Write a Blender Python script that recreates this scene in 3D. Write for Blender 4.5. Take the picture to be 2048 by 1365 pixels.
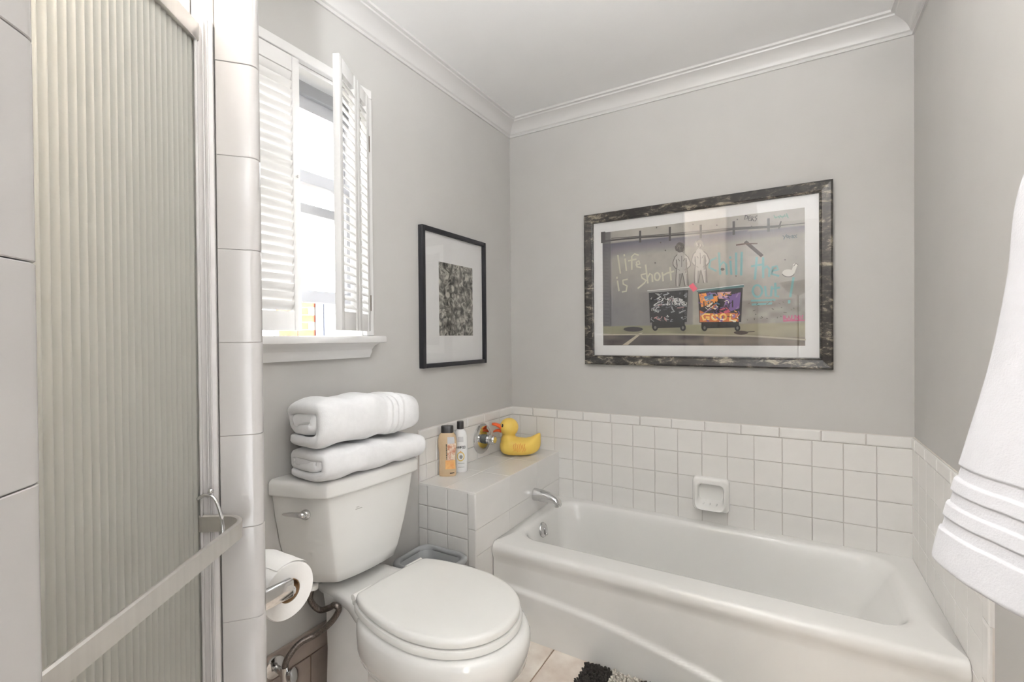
import bpy, bmesh, math, random
from mathutils import Vector, Matrix
from math import sin, cos, pi, radians
random.seed(7)
for o in list(bpy.data.objects): bpy.data.objects.remove(o)
scn = bpy.context.scene
COL = scn.collection
scn.cycles.max_bounces = 6; scn.cycles.glossy_bounces = 3; scn.cycles.transmission_bounces = 5; scn.cycles.transparent_max_bounces = 6
scn.cycles.adaptive_threshold = .05; scn.cycles.caustics_reflective = False; scn.cycles.caustics_refractive = False

# ---------------------------------------------------------------- camera
CAM = Vector((1.3929, -2.3622, 1.235))
YAW, PITCH, ROLL, FPX = radians(30.4352), radians(.4649), radians(-.49), 937.196
fw = Vector((-sin(YAW)*cos(PITCH), cos(YAW)*cos(PITCH), -sin(PITCH)))
rt = Vector((cos(YAW), sin(YAW), 0)); up = rt.cross(fw)
RX = rt*cos(ROLL)+up*sin(ROLL); UP = up*cos(ROLL)-rt*sin(ROLL)
cd = bpy.data.cameras.new('camera'); cam = bpy.data.objects.new('camera', cd); COL.objects.link(cam)
cd.sensor_width = 36; cd.lens = FPX*36/2048; cd.clip_start = .02; cd.clip_end = 200
m3 = Matrix((RX, UP, -fw)).transposed()
cam.matrix_world = Matrix.Translation(CAM) @ m3.to_4x4()
scn.camera = cam

# ---------------------------------------------------------------- light
w = bpy.data.worlds.new('overcast'); scn.world = w; w.use_nodes = True
w.node_tree.nodes['Background'].inputs[0].default_value = (.97, .985, 1, 1)
w.node_tree.nodes['Background'].inputs[1].default_value = 7.5
LAMP_CEIL, LAMP_SHOWER, FILL_UP = 1.5, 10.0, 165.0      # radiant watts per bulb
pl = bpy.data.lights.new('window_portal', 'AREA'); pl.shape = 'RECTANGLE'; pl.size = .95; pl.size_y = .66
pl.cycles.is_portal = True
po = bpy.data.objects.new('window_portal', pl); COL.objects.link(po)
po.location = (-.13, -1.43, 1.7); po.rotation_euler = (0, -pi/2, 0)
p2l = pl.copy(); p2l.size = 1.85; p2l.size_y = .55
po2 = bpy.data.objects.new('window_portal', p2l); COL.objects.link(po2)  # portal for the added fill window
po2.location = (1.8188+.06, -3.175, 1.18); po2.rotation_euler = (0, pi/2, 0)
vs = scn.view_settings
vs.view_transform = 'Standard'; vs.look = 'None'; vs.gamma = 1; vs.use_curve_mapping = False
vs.exposure = 0.70

# ---------------------------------------------------------------- materials
def lin(c): return tuple(((x/255/12.92) if x/255 <= .04045 else ((x/255+.055)/1.055)**2.4) for x in c)
MATS = {}
def mat(name, c, rough=.5, metal=0, var=.04, vscale=6, bump=0, bscale=40, bdist=.002, spec=.5, coat=0, sheen=0, c2=None, detail=3, stretch=None):
    m = bpy.data.materials.new(name); m.use_nodes = True; nt = m.node_tree; N = nt.nodes; L = nt.links
    b = N['Principled BSDF']; b.inputs['Roughness'].default_value = rough; b.inputs['Metallic'].default_value = metal
    b.inputs['Specular IOR Level'].default_value = spec
    b.inputs['Coat Weight'].default_value = coat
    if sheen: b.inputs['Sheen Weight'].default_value = sheen
    tc = N.new('ShaderNodeTexCoord'); mp = N.new('ShaderNodeMapping'); L.new(tc.outputs['Object'], mp.inputs[0])
    if stretch: mp.inputs['Scale'].default_value = stretch
    nz = N.new('ShaderNodeTexNoise'); nz.inputs['Scale'].default_value = vscale; nz.inputs['Detail'].default_value = detail
    L.new(mp.outputs[0], nz.inputs['Vector'])
    r = N.new('ShaderNodeValToRGB'); a = lin(c)
    if c2: z = lin(c2)
    else: z = tuple(max(0, x*(1-var)) for x in a); a = tuple(min(1, x*(1+var*.5)) for x in a)
    r.color_ramp.elements[0].position = .35; r.color_ramp.elements[1].position = .65
    r.color_ramp.elements[0].color = (*z, 1); r.color_ramp.elements[1].color = (*a, 1)
    L.new(nz.outputs[0], r.inputs[0]); L.new(r.outputs[0], b.inputs['Base Color'])
    if bump:
        n2 = N.new('ShaderNodeTexNoise'); n2.inputs['Scale'].default_value = bscale; n2.inputs['Detail'].default_value = 3
        L.new(tc.outputs['Object'], n2.inputs['Vector'])
        bp = N.new('ShaderNodeBump'); bp.inputs['Strength'].default_value = bump; bp.inputs['Distance'].default_value = bdist
        L.new(n2.outputs[0], bp.inputs['Height']); L.new(bp.outputs[0], b.inputs['Normal'])
    MATS[name] = m; return m
def glassmat(name, tint=(1, 1, 1), rough=0.0):
    m = bpy.data.materials.new(name); m.use_nodes = True; nt = m.node_tree; N = nt.nodes; L = nt.links
    N.remove(N['Principled BSDF']); t = N.new('ShaderNodeBsdfTransparent'); t.inputs[0].default_value = (*tint, 1)
    g = N.new('ShaderNodeBsdfGlossy'); g.inputs['Roughness'].default_value = rough
    lw = N.new('ShaderNodeLayerWeight'); pw = N.new('ShaderNodeMath'); pw.operation = 'POWER'; pw.inputs[1].default_value = 5; L.new(lw.outputs['Facing'], pw.inputs[0])
    f = N.new('ShaderNodeMath'); f.operation = 'MULTIPLY_ADD'; f.inputs[1].default_value = .95; f.inputs[2].default_value = .04; L.new(pw.outputs[0], f.inputs[0]); mx = N.new('ShaderNodeMixShader')
    L.new(f.outputs[0], mx.inputs[0]); L.new(t.outputs[0], mx.inputs[1]); L.new(g.outputs[0], mx.inputs[2])
    L.new(mx.outputs[0], N['Material Output'].inputs[0]); MATS[name] = m; return m
def emit(name, c, s):
    m = bpy.data.materials.new(name); m.use_nodes = True; nt = m.node_tree; N = nt.nodes
    N.remove(N['Principled BSDF']); e = N.new('ShaderNodeEmission'); e.inputs[0].default_value = (*c, 1); e.inputs[1].default_value = s
    nt.links.new(e.outputs[0], N['Material Output'].inputs[0]); MATS[name] = m; return m
def vcol(name, rough=.7):
    m = bpy.data.materials.new(name); m.use_nodes = True; nt = m.node_tree; N = nt.nodes
    a = N.new('ShaderNodeVertexColor'); a.layer_name = 'Col'; b = N['Principled BSDF']; b.inputs['Roughness'].default_value = rough
    nt.links.new(a.outputs[0], b.inputs['Base Color']); MATS[name] = m; return m

mat('paint', (198, 196, 193), .55, var=.015, bump=.05, bscale=220, bdist=.0006)
mat('ceiling', (240, 239, 238), .7, var=.01, bump=.05, bscale=160, bdist=.0006)
mat('trim', (236, 235, 234), .3, var=.01)
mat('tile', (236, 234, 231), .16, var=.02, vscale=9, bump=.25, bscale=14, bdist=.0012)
mat('grout', (222, 216, 209), .85, var=.06)
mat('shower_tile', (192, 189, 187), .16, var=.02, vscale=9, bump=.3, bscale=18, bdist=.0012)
mat('crown', (212, 210, 208), .4, var=.01)
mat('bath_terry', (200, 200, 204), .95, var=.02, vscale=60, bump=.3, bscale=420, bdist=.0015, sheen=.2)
mat('glaze', (236, 234, 231), .16, var=.02, vscale=9, bump=.45, bscale=60, bdist=.0012)
mat('enamel', (240, 239, 236), .1, var=.01, coat=.3)
mat('ceramic', (242, 241, 238), .08, var=.01, coat=.3)
mat('plastic_white', (243, 242, 238), .22, var=.01)
mat('chrome', (214, 214, 214), .1, metal=1, var=.03)
mat('aluminium', (222, 219, 215), .36, metal=1, var=.04, stretch=(1, 1, .05), vscale=90)
mat('jamb', (206, 203, 202), .22, var=.02)
mat('terry', (243, 243, 244), .95, var=.02, vscale=60, bump=.35, bscale=420, bdist=.002, sheen=.3)
mat('terry_band', (240, 241, 246), .7, var=.03, vscale=120, bump=.6, bscale=300, bdist=.0015)
mat('paper', (246, 244, 241), .9, var=.02, bump=.3, bscale=300, bdist=.0008)
mat('card', (150, 118, 84), .9)
mat('black_wood', (36, 37, 42), .4, var=.2, stretch=(1, 1, .1), vscale=40)
mat('mat_board', (238, 237, 236), .85, var=.01)
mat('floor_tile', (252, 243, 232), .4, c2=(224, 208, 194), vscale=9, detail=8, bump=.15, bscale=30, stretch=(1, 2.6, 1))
mat('floor_grout', (170, 146, 124), .9, var=.1)
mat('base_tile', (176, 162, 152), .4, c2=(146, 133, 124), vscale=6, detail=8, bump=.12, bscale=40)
mat('grey_plastic', (164, 166, 167), .38, var=.04, bump=.1, bscale=300, bdist=.0005)
mat('braid', (112, 104, 98), .4, metal=.8, var=.4, vscale=260)
mat('rubber', (242, 206, 100), .45, var=.04, vscale=12)
mat('beak', (242, 104, 48), .4, var=.05)
mat('ink', (30, 28, 28), .5); mat('ink_orange', (236, 150, 70), .5); mat('ink_grey', (150, 150, 148), .5)
mat('wash', (210, 184, 150), .25, var=.05, vscale=20)
mat('black_cap', (44, 42, 42), .35)
mat('white_bottle', (240, 240, 240), .25, var=.01)
mat('label_orange', (240, 190, 120), .4, c2=(232, 164, 104), vscale=60); mat('label_cream', (240, 226, 206), .4, c2=(206, 140, 110), vscale=90)
mat('label_silver', (206, 206, 208), .3); mat('label_yellow', (230, 200, 110), .4)
mat('brick', (196, 104, 78), .9, c2=(176, 84, 64), vscale=9, bump=.3)
mat('mortar', (214, 204, 190), .95); mat('shade', (150, 151, 154), .6); mat('post_grey', (120, 124, 138), .7); mat('ground', (180, 176, 164), .95)
mat('sash', (176, 177, 182), .4, var=.02); mat('pile_black', (52, 48, 44), .95, var=.3, vscale=80); mat('pile_white', (226, 220, 210), .95, c2=(150, 142, 130), vscale=130)
mat('mat_backing', (70, 66, 62), .95); mat('brass', (150, 140, 126), .3, metal=1)
mat('gasket', (96, 100, 98), .4); mat('mark', (196, 194, 190), .4)
glassmat('pane'); vcol('print', .6)

def burl():
    m = mat('distressed', (34, 31, 29), .32, var=.2); nt = m.node_tree; N = nt.nodes; L = nt.links; b = N['Principled BSDF']
    tc = N.new('ShaderNodeTexCoord'); mp = N.new('ShaderNodeMapping'); mp.inputs['Scale'].default_value = (7, 7, 16)
    L.new(tc.outputs['Object'], mp.inputs[0]); n1 = N.new('ShaderNodeTexNoise'); n1.inputs['Scale'].default_value = 2.4; n1.inputs['Detail'].default_value = 9
    n1.inputs['Roughness'].default_value = .75; n1.inputs['Distortion'].default_value = .5; L.new(mp.outputs[0], n1.inputs['Vector'])
    r = N.new('ShaderNodeValToRGB'); e = r.color_ramp.elements; e[0].position = .46; e[0].color = (*lin((34, 31, 29)), 1); e[1].position = .63; e[1].color = (*lin((158, 150, 132)), 1)
    x = e.new(.54); x.color = (*lin((66, 61, 56)), 1); L.new(n1.outputs[0], r.inputs[0]); L.new(r.outputs[0], b.inputs['Base Color'])
burl()
def botanical():
    m = mat('botanical', (120, 118, 112), .7); nt = m.node_tree; N = nt.nodes; L = nt.links; b = N['Principled BSDF']
    tc = N.new('ShaderNodeTexCoord'); v = N.new('ShaderNodeTexVoronoi'); v.inputs['Scale'].default_value = 34; v.feature = 'SMOOTH_F1'
    n1 = N.new('ShaderNodeTexNoise'); n1.inputs['Scale'].default_value = 22; n1.inputs['Detail'].default_value = 6; n1.inputs['Distortion'].default_value = 2.5
    L.new(tc.outputs['Object'], v.inputs['Vector']); L.new(tc.outputs['Object'], n1.inputs['Vector'])
    mx = N.new('ShaderNodeMath'); mx.operation = 'MULTIPLY_ADD'; L.new(v.outputs[0], mx.inputs[0]); mx.inputs[1].default_value = -.45; L.new(n1.outputs[0], mx.inputs[2])
    r = N.new('ShaderNodeValToRGB'); e = r.color_ramp.elements; e[0].position = .12; e[0].color = (*lin((58, 57, 54)), 1); e[1].position = .5; e[1].color = (*lin((204, 200, 190)), 1)
    x = e.new(.30); x.color = (*lin((126, 123, 116)), 1); L.new(mx.outputs[0], r.inputs[0]); L.new(r.outputs[0], b.inputs['Base Color'])
botanical()
def ribbed():
    m = bpy.data.materials.new('ribbed_glass'); m.use_nodes = True; nt = m.node_tree; N = nt.nodes; L = nt.links
    b = N['Principled BSDF']; b.inputs['Base Color'].default_value = (*lin((236, 236, 228)), 1); b.inputs['Roughness'].default_value = .34
    b.inputs['Transmission Weight'].default_value = .55; b.inputs['IOR'].default_value = 1.3
    tc = N.new('ShaderNodeTexCoord'); n2 = N.new('ShaderNodeTexNoise'); n2.inputs['Scale'].default_value = 160; L.new(tc.outputs['Object'], n2.inputs['Vector'])
    bp = N.new('ShaderNodeBump'); bp.inputs['Strength'].default_value = .25; bp.inputs['Distance'].default_value = .001; L.new(n2.outputs[0], bp.inputs['Height']); L.new(bp.outputs[0], b.inputs['Normal'])
    MATS['ribbed_glass'] = m
ribbed()

# ---------------------------------------------------------------- helpers
def tag(o, label=None, cat=None, group=None, kind=None):
    if label: o['label'] = label
    if cat: o['category'] = cat
    if group: o['group'] = group
    if kind: o['kind'] = kind
    return o
def root(name, loc, label, cat, group=None, rz=0):
    o = bpy.data.objects.new(name, None); o.empty_display_size = .05; COL.objects.link(o)
    o.location = loc; o.rotation_euler = (0, 0, rz); o['wm'] = 0; del o['wm']
    return tag(o, label, cat, group)
def link(name, me, parent=None, local=False):
    o = bpy.data.objects.new(name, me); COL.objects.link(o)
    if parent:
        o.parent = parent
        if parent.type == 'EMPTY' and not local:
            o.matrix_parent_inverse = (Matrix.Translation(parent.location) @ Matrix.Rotation(parent.rotation_euler.z, 4, 'Z')).inverted()
    return o
def mk(name, v, f, m, parent=None, smooth=False, local=False, auto=None):
    me = bpy.data.meshes.new(name); me.from_pydata([tuple(x) for x in v], [], f); me.materials.append(MATS[m])
    bm = bmesh.new(); bm.from_mesh(me); bmesh.ops.recalc_face_normals(bm, faces=bm.faces)
    if auto is not None:
        for e in bm.edges:
            if len(e.link_faces) == 2 and e.calc_face_angle(0) > radians(auto): e.smooth = False
    bm.to_mesh(me); bm.free()
    if smooth or auto is not None: me.polygons.foreach_set('use_smooth', [True]*len(me.polygons))
    return link(name, me, parent, local)
class MB:
    def __init__(s): s.v = []; s.f = []
    def add(s, v, f):
        n = len(s.v); s.v += [Vector(x) for x in v]; s.f += [tuple(i+n for i in q) for q in f]; return s
    def box(s, lo, hi, M=None, ch=0):
        if ch:
            bm = bmesh.new(); bmesh.ops.create_cube(bm, size=1)
            for q in bm.verts: q.co = Vector([(lo[i]+hi[i])/2 + q.co[i]*(hi[i]-lo[i]) for i in range(3)])
            bmesh.ops.bevel(bm, geom=bm.edges[:], offset=ch, segments=2, affect='EDGES', profile=.5)
            bm.verts.index_update(); v = [q.co.copy() for q in bm.verts]; f = [[q.index for q in g.verts] for g in bm.faces]; bm.free()
        else:
            v = [Vector((x, y, z)) for x in (lo[0], hi[0]) for y in (lo[1], hi[1]) for z in (lo[2], hi[2])]
            f = [(0, 1, 3, 2), (4, 6, 7, 5), (0, 4, 5, 1), (2, 3, 7, 6), (0, 2, 6, 4), (1, 5, 7, 3)]
        if M: v = [M @ x for x in v]
        return s.add(v, f)
    def loft(s, rings, cap0=True, cap1=True, closed=True):
        n = len(rings[0]); v = [p for r in rings for p in r]; f = []
        for k in range(len(rings)-1):
            for i in range(n if closed else n-1):
                j = (i+1) % n; f.append((k*n+i, k*n+j, (k+1)*n+j, (k+1)*n+i))
        if cap0: f.append(tuple(range(n))[::-1])
        if cap1: f.append(tuple((len(rings)-1)*n+i for i in range(n)))
        return s.add(v, f)
    def lathe(s, prof, M=None, seg=24):
        rings = [[Vector((r*cos(2*pi*i/seg), r*sin(2*pi*i/seg), z)) for i in range(seg)] for r, z in prof]
        if M: rings = [[M @ p for p in r] for r in rings]
        return s.loft(rings)
    def tube(s, pts, rad, seg=10, cap=True):
        pts = [Vector(p) for p in pts]; n = len(pts); rings = []; prev = None
        for i in range(n):
            t = (pts[min(i+1, n-1)]-pts[max(i-1, 0)]).normalized()
            if prev is None: a = t.orthogonal().normalized()
            else: a = (prev-t*prev.dot(t)).normalized()
            prev = a; b = t.cross(a); r = rad[i] if isinstance(rad, (list, tuple)) else rad
            rings.append([pts[i]+a*r*cos(2*pi*k/seg)+b*r*sin(2*pi*k/seg) for k in range(seg)])
        return s.loft(rings, cap, cap)
    def ball(s, c, r, seg=16, rg=10, M=None):
        c = Vector(c); r = Vector(r) if hasattr(r, '__len__') else Vector((r, r, r)); rings = []
        for i in range(1, rg):
            a = pi*i/rg; rings.append([Vector((r.x*sin(a)*cos(2*pi*k/seg), r.y*sin(a)*sin(2*pi*k/seg), -r.z*cos(a))) for k in range(seg)])
        v = [p for g in rings for p in g]; f = []
        for k in range(rg-2):
            for i in range(seg): j = (i+1) % seg; f.append((k*seg+i, k*seg+j, (k+1)*seg+j, (k+1)*seg+i))
        b = len(v); v += [Vector((0, 0, -r.z)), Vector((0, 0, r.z))]
        for i in range(seg):
            j = (i+1) % seg; f.append((b, j, i)); f.append((b+1, (rg-2)*seg+i, (rg-2)*seg+j))
        return s.add([(M @ p if M else p)+c for p in v], f)
    def out(s, name, m, parent=None, smooth=False, local=False, auto=None): return mk(name, s.v, s.f, m, parent, smooth, local, auto)
def crom(P, k=8):
    P = [Vector(p) for p in P]; Q = [P[0]*2-P[1]]+P+[P[-1]*2-P[-2]]; o = []
    for i in range(1, len(Q)-2):
        for j in range(k):
            t = j/k; a, b, c, d = Q[i-1:i+3]
            o.append(.5*((2*b)+(c-a)*t+(2*a-5*b+4*c-d)*t*t+(3*b-a-3*c+d)*t**3))
    return o+[P[-1]]
def prism(name, pts, z0, z1, m, parent=None):
    n = len(pts); v = [(x, y, z0) for x, y in pts]+[(x, y, z1) for x, y in pts]
    f = [tuple(range(n))[::-1], tuple(range(n, 2*n))]+[(i, (i+1) % n, n+(i+1) % n, n+i) for i in range(n)]
    return mk(name, v, f, m, parent)
def frame_mat(o, right, upv, normal):
    r, u, n = Vector(right).normalized(), Vector(upv).normalized(), Vector(normal).normalized(); y = -n
    M = Matrix(((r.x, y.x, u.x, o[0]), (r.y, y.y, u.y, o[1]), (r.z, y.z, u.z, o[2]), (0, 0, 0, 1))); return M
TM = {}
def tile_mesh(w, h, t, m, ch, name):
    k = (round(w, 4), round(h, 4), t, m, ch)
    if k in TM: return TM[k]
    a, b = w/2, h/2; v = []
    for d, y in ((0, 0), (0, -t+ch*.55), (ch*.3, -t+ch*.16), (ch, -t)): v += [(-a+d, y, -b+d), (a-d, y, -b+d), (a-d, y, b-d), (-a+d, y, b-d)]
    f = [(12, 13, 14, 15)]
    for r in range(3):
        for i in range(4): j = (i+1) % 4; f.append((r*4+i, r*4+j, r*4+4+j, r*4+4+i))
    me = bpy.data.meshes.new(name); me.from_pydata(v, [], f); me.materials.append(MATS[m]); me.update()
    TM[k] = me; return me
def tiles(parent, o, right, upv, normal, xs, zs, m='tile', t=.008, gap=.002, ch=.003, name='tile', jit=.0006, skip=None):
    B = frame_mat(o, right, upv, normal)
    for i in range(len(xs)-1):
        for j in range(len(zs)-1):
            x0, x1, z0, z1 = xs[i], xs[i+1], zs[j], zs[j+1]
            if skip and skip((x0+x1)/2, (z0+z1)/2): continue
            q = bpy.data.objects.new(name, tile_mesh(x1-x0-gap, z1-z0-gap, t, m, ch, name)); COL.objects.link(q); q.parent = parent
            q.matrix_basis = B @ Matrix.Translation(((x0+x1)/2, random.uniform(-jit, jit*.3), (z0+z1)/2)) @ Matrix.Rotation(random.uniform(-1, 1)*.0022, 4, 'X') @ Matrix.Rotation(random.uniform(-1, 1)*.0022, 4, 'Z')
def steps(a, b, d):
    o = [a]; x = a
    while (b-x)*(1 if d > 0 else -1) > abs(d)*1.08: x += d; o.append(x)
    o.append(b); return o


# ================================================================ STRUCTURE
W, ZC, YB = 1.8188, 2.47, -3.6
TT = .832; T = .1095; RIM = .36
def struct(o): o['kind'] = 'structure'; return o
fl = struct(MB().box((-.02, YB, -.06), (W+.02, .02, -.003)).out('floor', 'floor_grout'))
tiles(fl, (0, 0, -.009), (1, 0, 0), (0, 1, 0), (0, 0, 1), [0]+[.265+.33*k for k in range(5)]+[W], [-.68-.33*k for k in range(9)][::-1], 'floor_tile', t=.009, gap=.005, ch=.002, name='floor_tile', jit=.0002)
struct(MB().box((-.02, YB, ZC), (W+.02, .02, ZC+.06)).out('ceiling', 'ceiling'))
wb = struct(MB().box((-.12, 0, 0), (W+.12, .1, ZC)).out('wall_back', 'paint'))
# window wall with its opening
OY0, OY1, OZ0, OZ1 = -1.748, -1.112, 1.245, 2.15
wl = MB(); wl.box((-.14, YB, 0), (0, OY0, ZC)); wl.box((-.14, OY1, 0), (0, 0, ZC)); wl.box((-.14, OY0, 0), (0, OY1, OZ0)); wl.box((-.14, OY0, OZ1), (0, OY1, ZC))
wl = struct(wl.out('wall_left', 'paint'))
RY0, RY1, RZ0, RZ1 = -3.45, -2.90, .25, 2.1     # added window, unseen behind the camera, letting in fill daylight
wr = struct(MB().box((W, RY1, 0), (W+.1, 0, ZC)).box((W, YB, 0), (W+.1, RY0, ZC)).box((W, RY0, 0), (W+.1, RY1, RZ0)).box((W, RY0, RZ1), (W+.1, RY1, ZC)).out('wall_right', 'paint'))
w2 = MB()
for lo, hi in (((W-.02, RY0-.06, RZ0), (W, RY0, RZ1+.06)), ((W-.02, RY1, RZ0), (W, RY1+.06, RZ1+.06)), ((W-.02, RY0, RZ1), (W, RY1, RZ1+.06)), ((W-.05, RY0-.08, RZ0-.03), (W, RY1+.08, RZ0))): w2.box(lo, hi, ch=.003)
w2 = struct(w2.out('fill_window', 'trim'))
MB().box((W+.03, RY0, 1.15), (W+.07, RY1, 1.2), ch=.003).out('sash', 'trim', w2)
for a, b in ((RZ0, 1.15), (1.2, RZ1)): MB().box((W+.048, RY0, a), (W+.052, RY1, b)).out('pane', 'pane', w2)
struct(MB().box((-.02, YB-.1, 0), (W+.1, YB, ZC)).out('wall_front', 'paint'))
# wall tiles: back
xs = [0]+[1.8101-T*k for k in range(16, -1, -1)]+[W]; xs = [x for x in xs if x > .02 or x == 0]
xs = [0]+[1.8101-T*k for k in range(16, 0, -1)]+[W]
zt = TT-.047; zrows = [RIM-.02, zt-3*T, zt-2*T, zt-T, zt]
MB().box((0, -.004, .3), (W, .001, TT)).out('grout', 'grout', wb)
tiles(wb, (0, 0, 0), (1, 0, 0), (0, 0, 1), (0, -1, 0), xs, zrows, gap=.0016)
TR = [0]+[W-.1524*k for k in range(11, -1, -1)]
tiles(wb, (0, 0, 0), (1, 0, 0), (0, 0, 1), (0, -1, 0), TR, [zt, TT], t=.011, ch=.007, name='trim_tile')
# left wall above the ledge
MB().box((-.001, -.811, .59), (.004, 0, TT)).out('grout', 'grout', wl)
tiles(wl, (0, 0, 0), (0, 1, 0), (0, 0, 1), (1, 0, 0), [-.811, -.765]+[-.04-T*k for k in range(6, -1, -1)]+[0], [.604, zt-T, zt])
tiles(wl, (0, 0, 0), (0, 1, 0), (0, 0, 1), (1, 0, 0), [-.811]+[-.1524*k for k in range(4, -1, -1)], [zt, TT], t=.011, ch=.007, name='trim_tile')
# right wall: tub surround and its bullnose edge
MB().box((W-.004, -.818, 0), (W+.001, 0, TT)).out('grout', 'grout', wr)
tiles(wr, (W, 0, 0), (0, -1, 0), (0, 0, 1), (-1, 0, 0), [0]+[.107+T*k for k in range(6)]+[.771], [.018, .128, .2375, .347]+zrows[1:], gap=.0008, ch=.0015, jit=.0001, skip=lambda a, b: b < .3 and a < .62)
tiles(wr, (W, 0, 0), (0, -1, 0), (0, 0, 1), (-1, 0, 0), [0]+[.06+.1524*k for k in range(5)]+[.771], [zt, TT], t=.011, ch=.007, name='trim_tile')
tiles(wr, (W, 0, 0), (0, -1, 0), (0, 0, 1), (-1, 0, 0), [.771, .819], [TT-.1524*k for k in range(5, -1, -1)], t=.011, ch=.006, name='trim_tile')
# skirting tiles under the tank
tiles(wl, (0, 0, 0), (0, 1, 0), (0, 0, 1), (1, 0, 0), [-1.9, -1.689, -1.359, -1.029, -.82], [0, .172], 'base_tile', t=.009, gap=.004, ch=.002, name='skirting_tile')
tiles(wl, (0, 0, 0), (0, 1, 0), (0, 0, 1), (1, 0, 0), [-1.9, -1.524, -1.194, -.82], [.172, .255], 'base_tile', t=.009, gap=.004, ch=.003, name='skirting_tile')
MB().box((-.001, -1.9, 0), (.004, -.812, .252)).out('grout', 'floor_grout', wl)
# crown moulding (swept profile), mitred
CP = [(0, 0), (.007, 0), (.007, .012), (.014, .016), (.016, .024), (.026, .038), (.042, .050), (.060, .058), (.068, .060), (.070, .066), (.082, .068), (.082, .078), (0, .078)]
def crown(name, fn, a, b):
    v = []; n = len(CP)
    for t in (a, b):
        for d, z in CP: v.append(fn(t, d, ZC-.078+z))
    f = [(i, (i+1) % n, n+(i+1) % n, n+i) for i in range(n)]+[tuple(range(n))[::-1], tuple(range(n, 2*n))]
    return struct(mk(name, v, f, 'crown', auto=35))
crown('trim_1', lambda t, d, z: (t+(d if t == 0 else -d), -d, z), 0, W)
crown('trim_2', lambda t, d, z: (d, t-(d if t == 0 else 0), z), YB, 0)
crown('trim_3', lambda t, d, z: (W-d, t-(d if t == 0 else 0), z), YB, 0)

# ---- ledge at the tap end of the tub
XL, YF, ZL = .3034, -.811, .604
lg = struct(MB().box((0, YF+.008, 0), (XL-.008, 0, ZL-.008)).out('wall_ledge', 'grout'))
tiles(lg, (0, YF+.008, 0), (1, 0, 0), (0, 0, 1), (0, -1, 0), [0, .0488, .158, .264], [.08, .189, .298, .4065, .509, ZL-.004], 'glaze', t=.008, gap=.003, ch=.004)
tiles(lg, (0, YF+.008, 0), (1, 0, 0), (0, 0, 1), (0, -1, 0), [.264, XL], [0, .147, .299, .452, ZL-.004], 'glaze', t=.008, gap=.0025, ch=.004, name='trim_tile')
tiles(lg, (XL-.008, 0, 0), (0, 1, 0), (0, 0, 1), (1, 0, 0), [YF+.002, -.54, -.27, 0], [0, .147, .345, .452, ZL-.004], t=.008, gap=.0012, ch=.002, jit=.0002)
tiles(lg, (0, 0, ZL-.008), (1, 0, 0), (0, 1, 0), (0, 0, 1), [0, .1517, XL], [YF, -.54, -.27, 0], t=.008, gap=.0012, ch=.003, jit=.0002)

# ---- shower partition, angled end and near wall
E = Vector((.636, -1.9)); A = Vector((.66, .751)).normalized(); D = Vector((-.642, .766)).normalized(); N = Vector((.766, .642)).normalized()
def p2(v): return (v.x, v.y)
Ei = E-A*.002
wp = struct(prism('wall_partition', [(0, -1.9), p2(E-Vector((.012, 0))), p2(E-A*.012), p2(E-A*.2), (0, (E-A*.2).y)], 0, ZC, 'grout'))
A3 = Vector((A.x, A.y, 0)); nA = Vector((A.y, -A.x, 0))
# bullnose edge pieces on the partition's end: each rounded over at the outer edge
def bull(h, wd, t=.009, r=.014):
    prof = [(wd, 0), (wd, -t+.002), (wd-.0015, -t)]
    for i in range(7):
        a = i/6*pi/2; prof.append((r-r*sin(a), -t+r-r*cos(a)))
    prof.append((0, .012))
    prof = [(-x, y) for x, y in prof]
    rings = [[Vector((x, y, z)) for x, y in prof] for z in (-h/2, -h/2+.0008, h/2-.0008, h/2)]
    for k in (0, 3):
        for i in range(2, len(prof)-1): rings[k][i] = Vector((prof[i][0]*.985-.0008, prof[i][1]+.0007, rings[k][i].z))
    return rings
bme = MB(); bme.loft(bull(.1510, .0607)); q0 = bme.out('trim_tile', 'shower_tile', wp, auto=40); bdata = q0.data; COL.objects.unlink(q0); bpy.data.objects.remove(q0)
B = frame_mat((E.x, E.y, 0), A3, (0, 0, 1), nA)
if B.to_3x3().determinant() < 0: print('BAD FRAME')
z = 1.230-.1515*8
while z < ZC:
    q = bpy.data.objects.new('trim_tile', bdata); COL.objects.link(q); q.parent = wp
    q.matrix_basis = B @ Matrix.Translation((0, random.uniform(-.0005, .0003), min(z+.0757, ZC-.07))); z += .1515
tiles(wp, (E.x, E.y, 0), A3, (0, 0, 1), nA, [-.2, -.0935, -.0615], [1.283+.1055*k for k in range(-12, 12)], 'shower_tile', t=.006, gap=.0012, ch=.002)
# toilet side of the partition is tiled too
tiles(wp, (0, -1.9, 0), (-1, 0, 0), (0, 0, 1), (0, 1, 0), [-.62, -.465, -.31, -.155, 0], [.02+.1524*k for k in range(17)], 'tile', t=.006, gap=.002, ch=.002)
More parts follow.
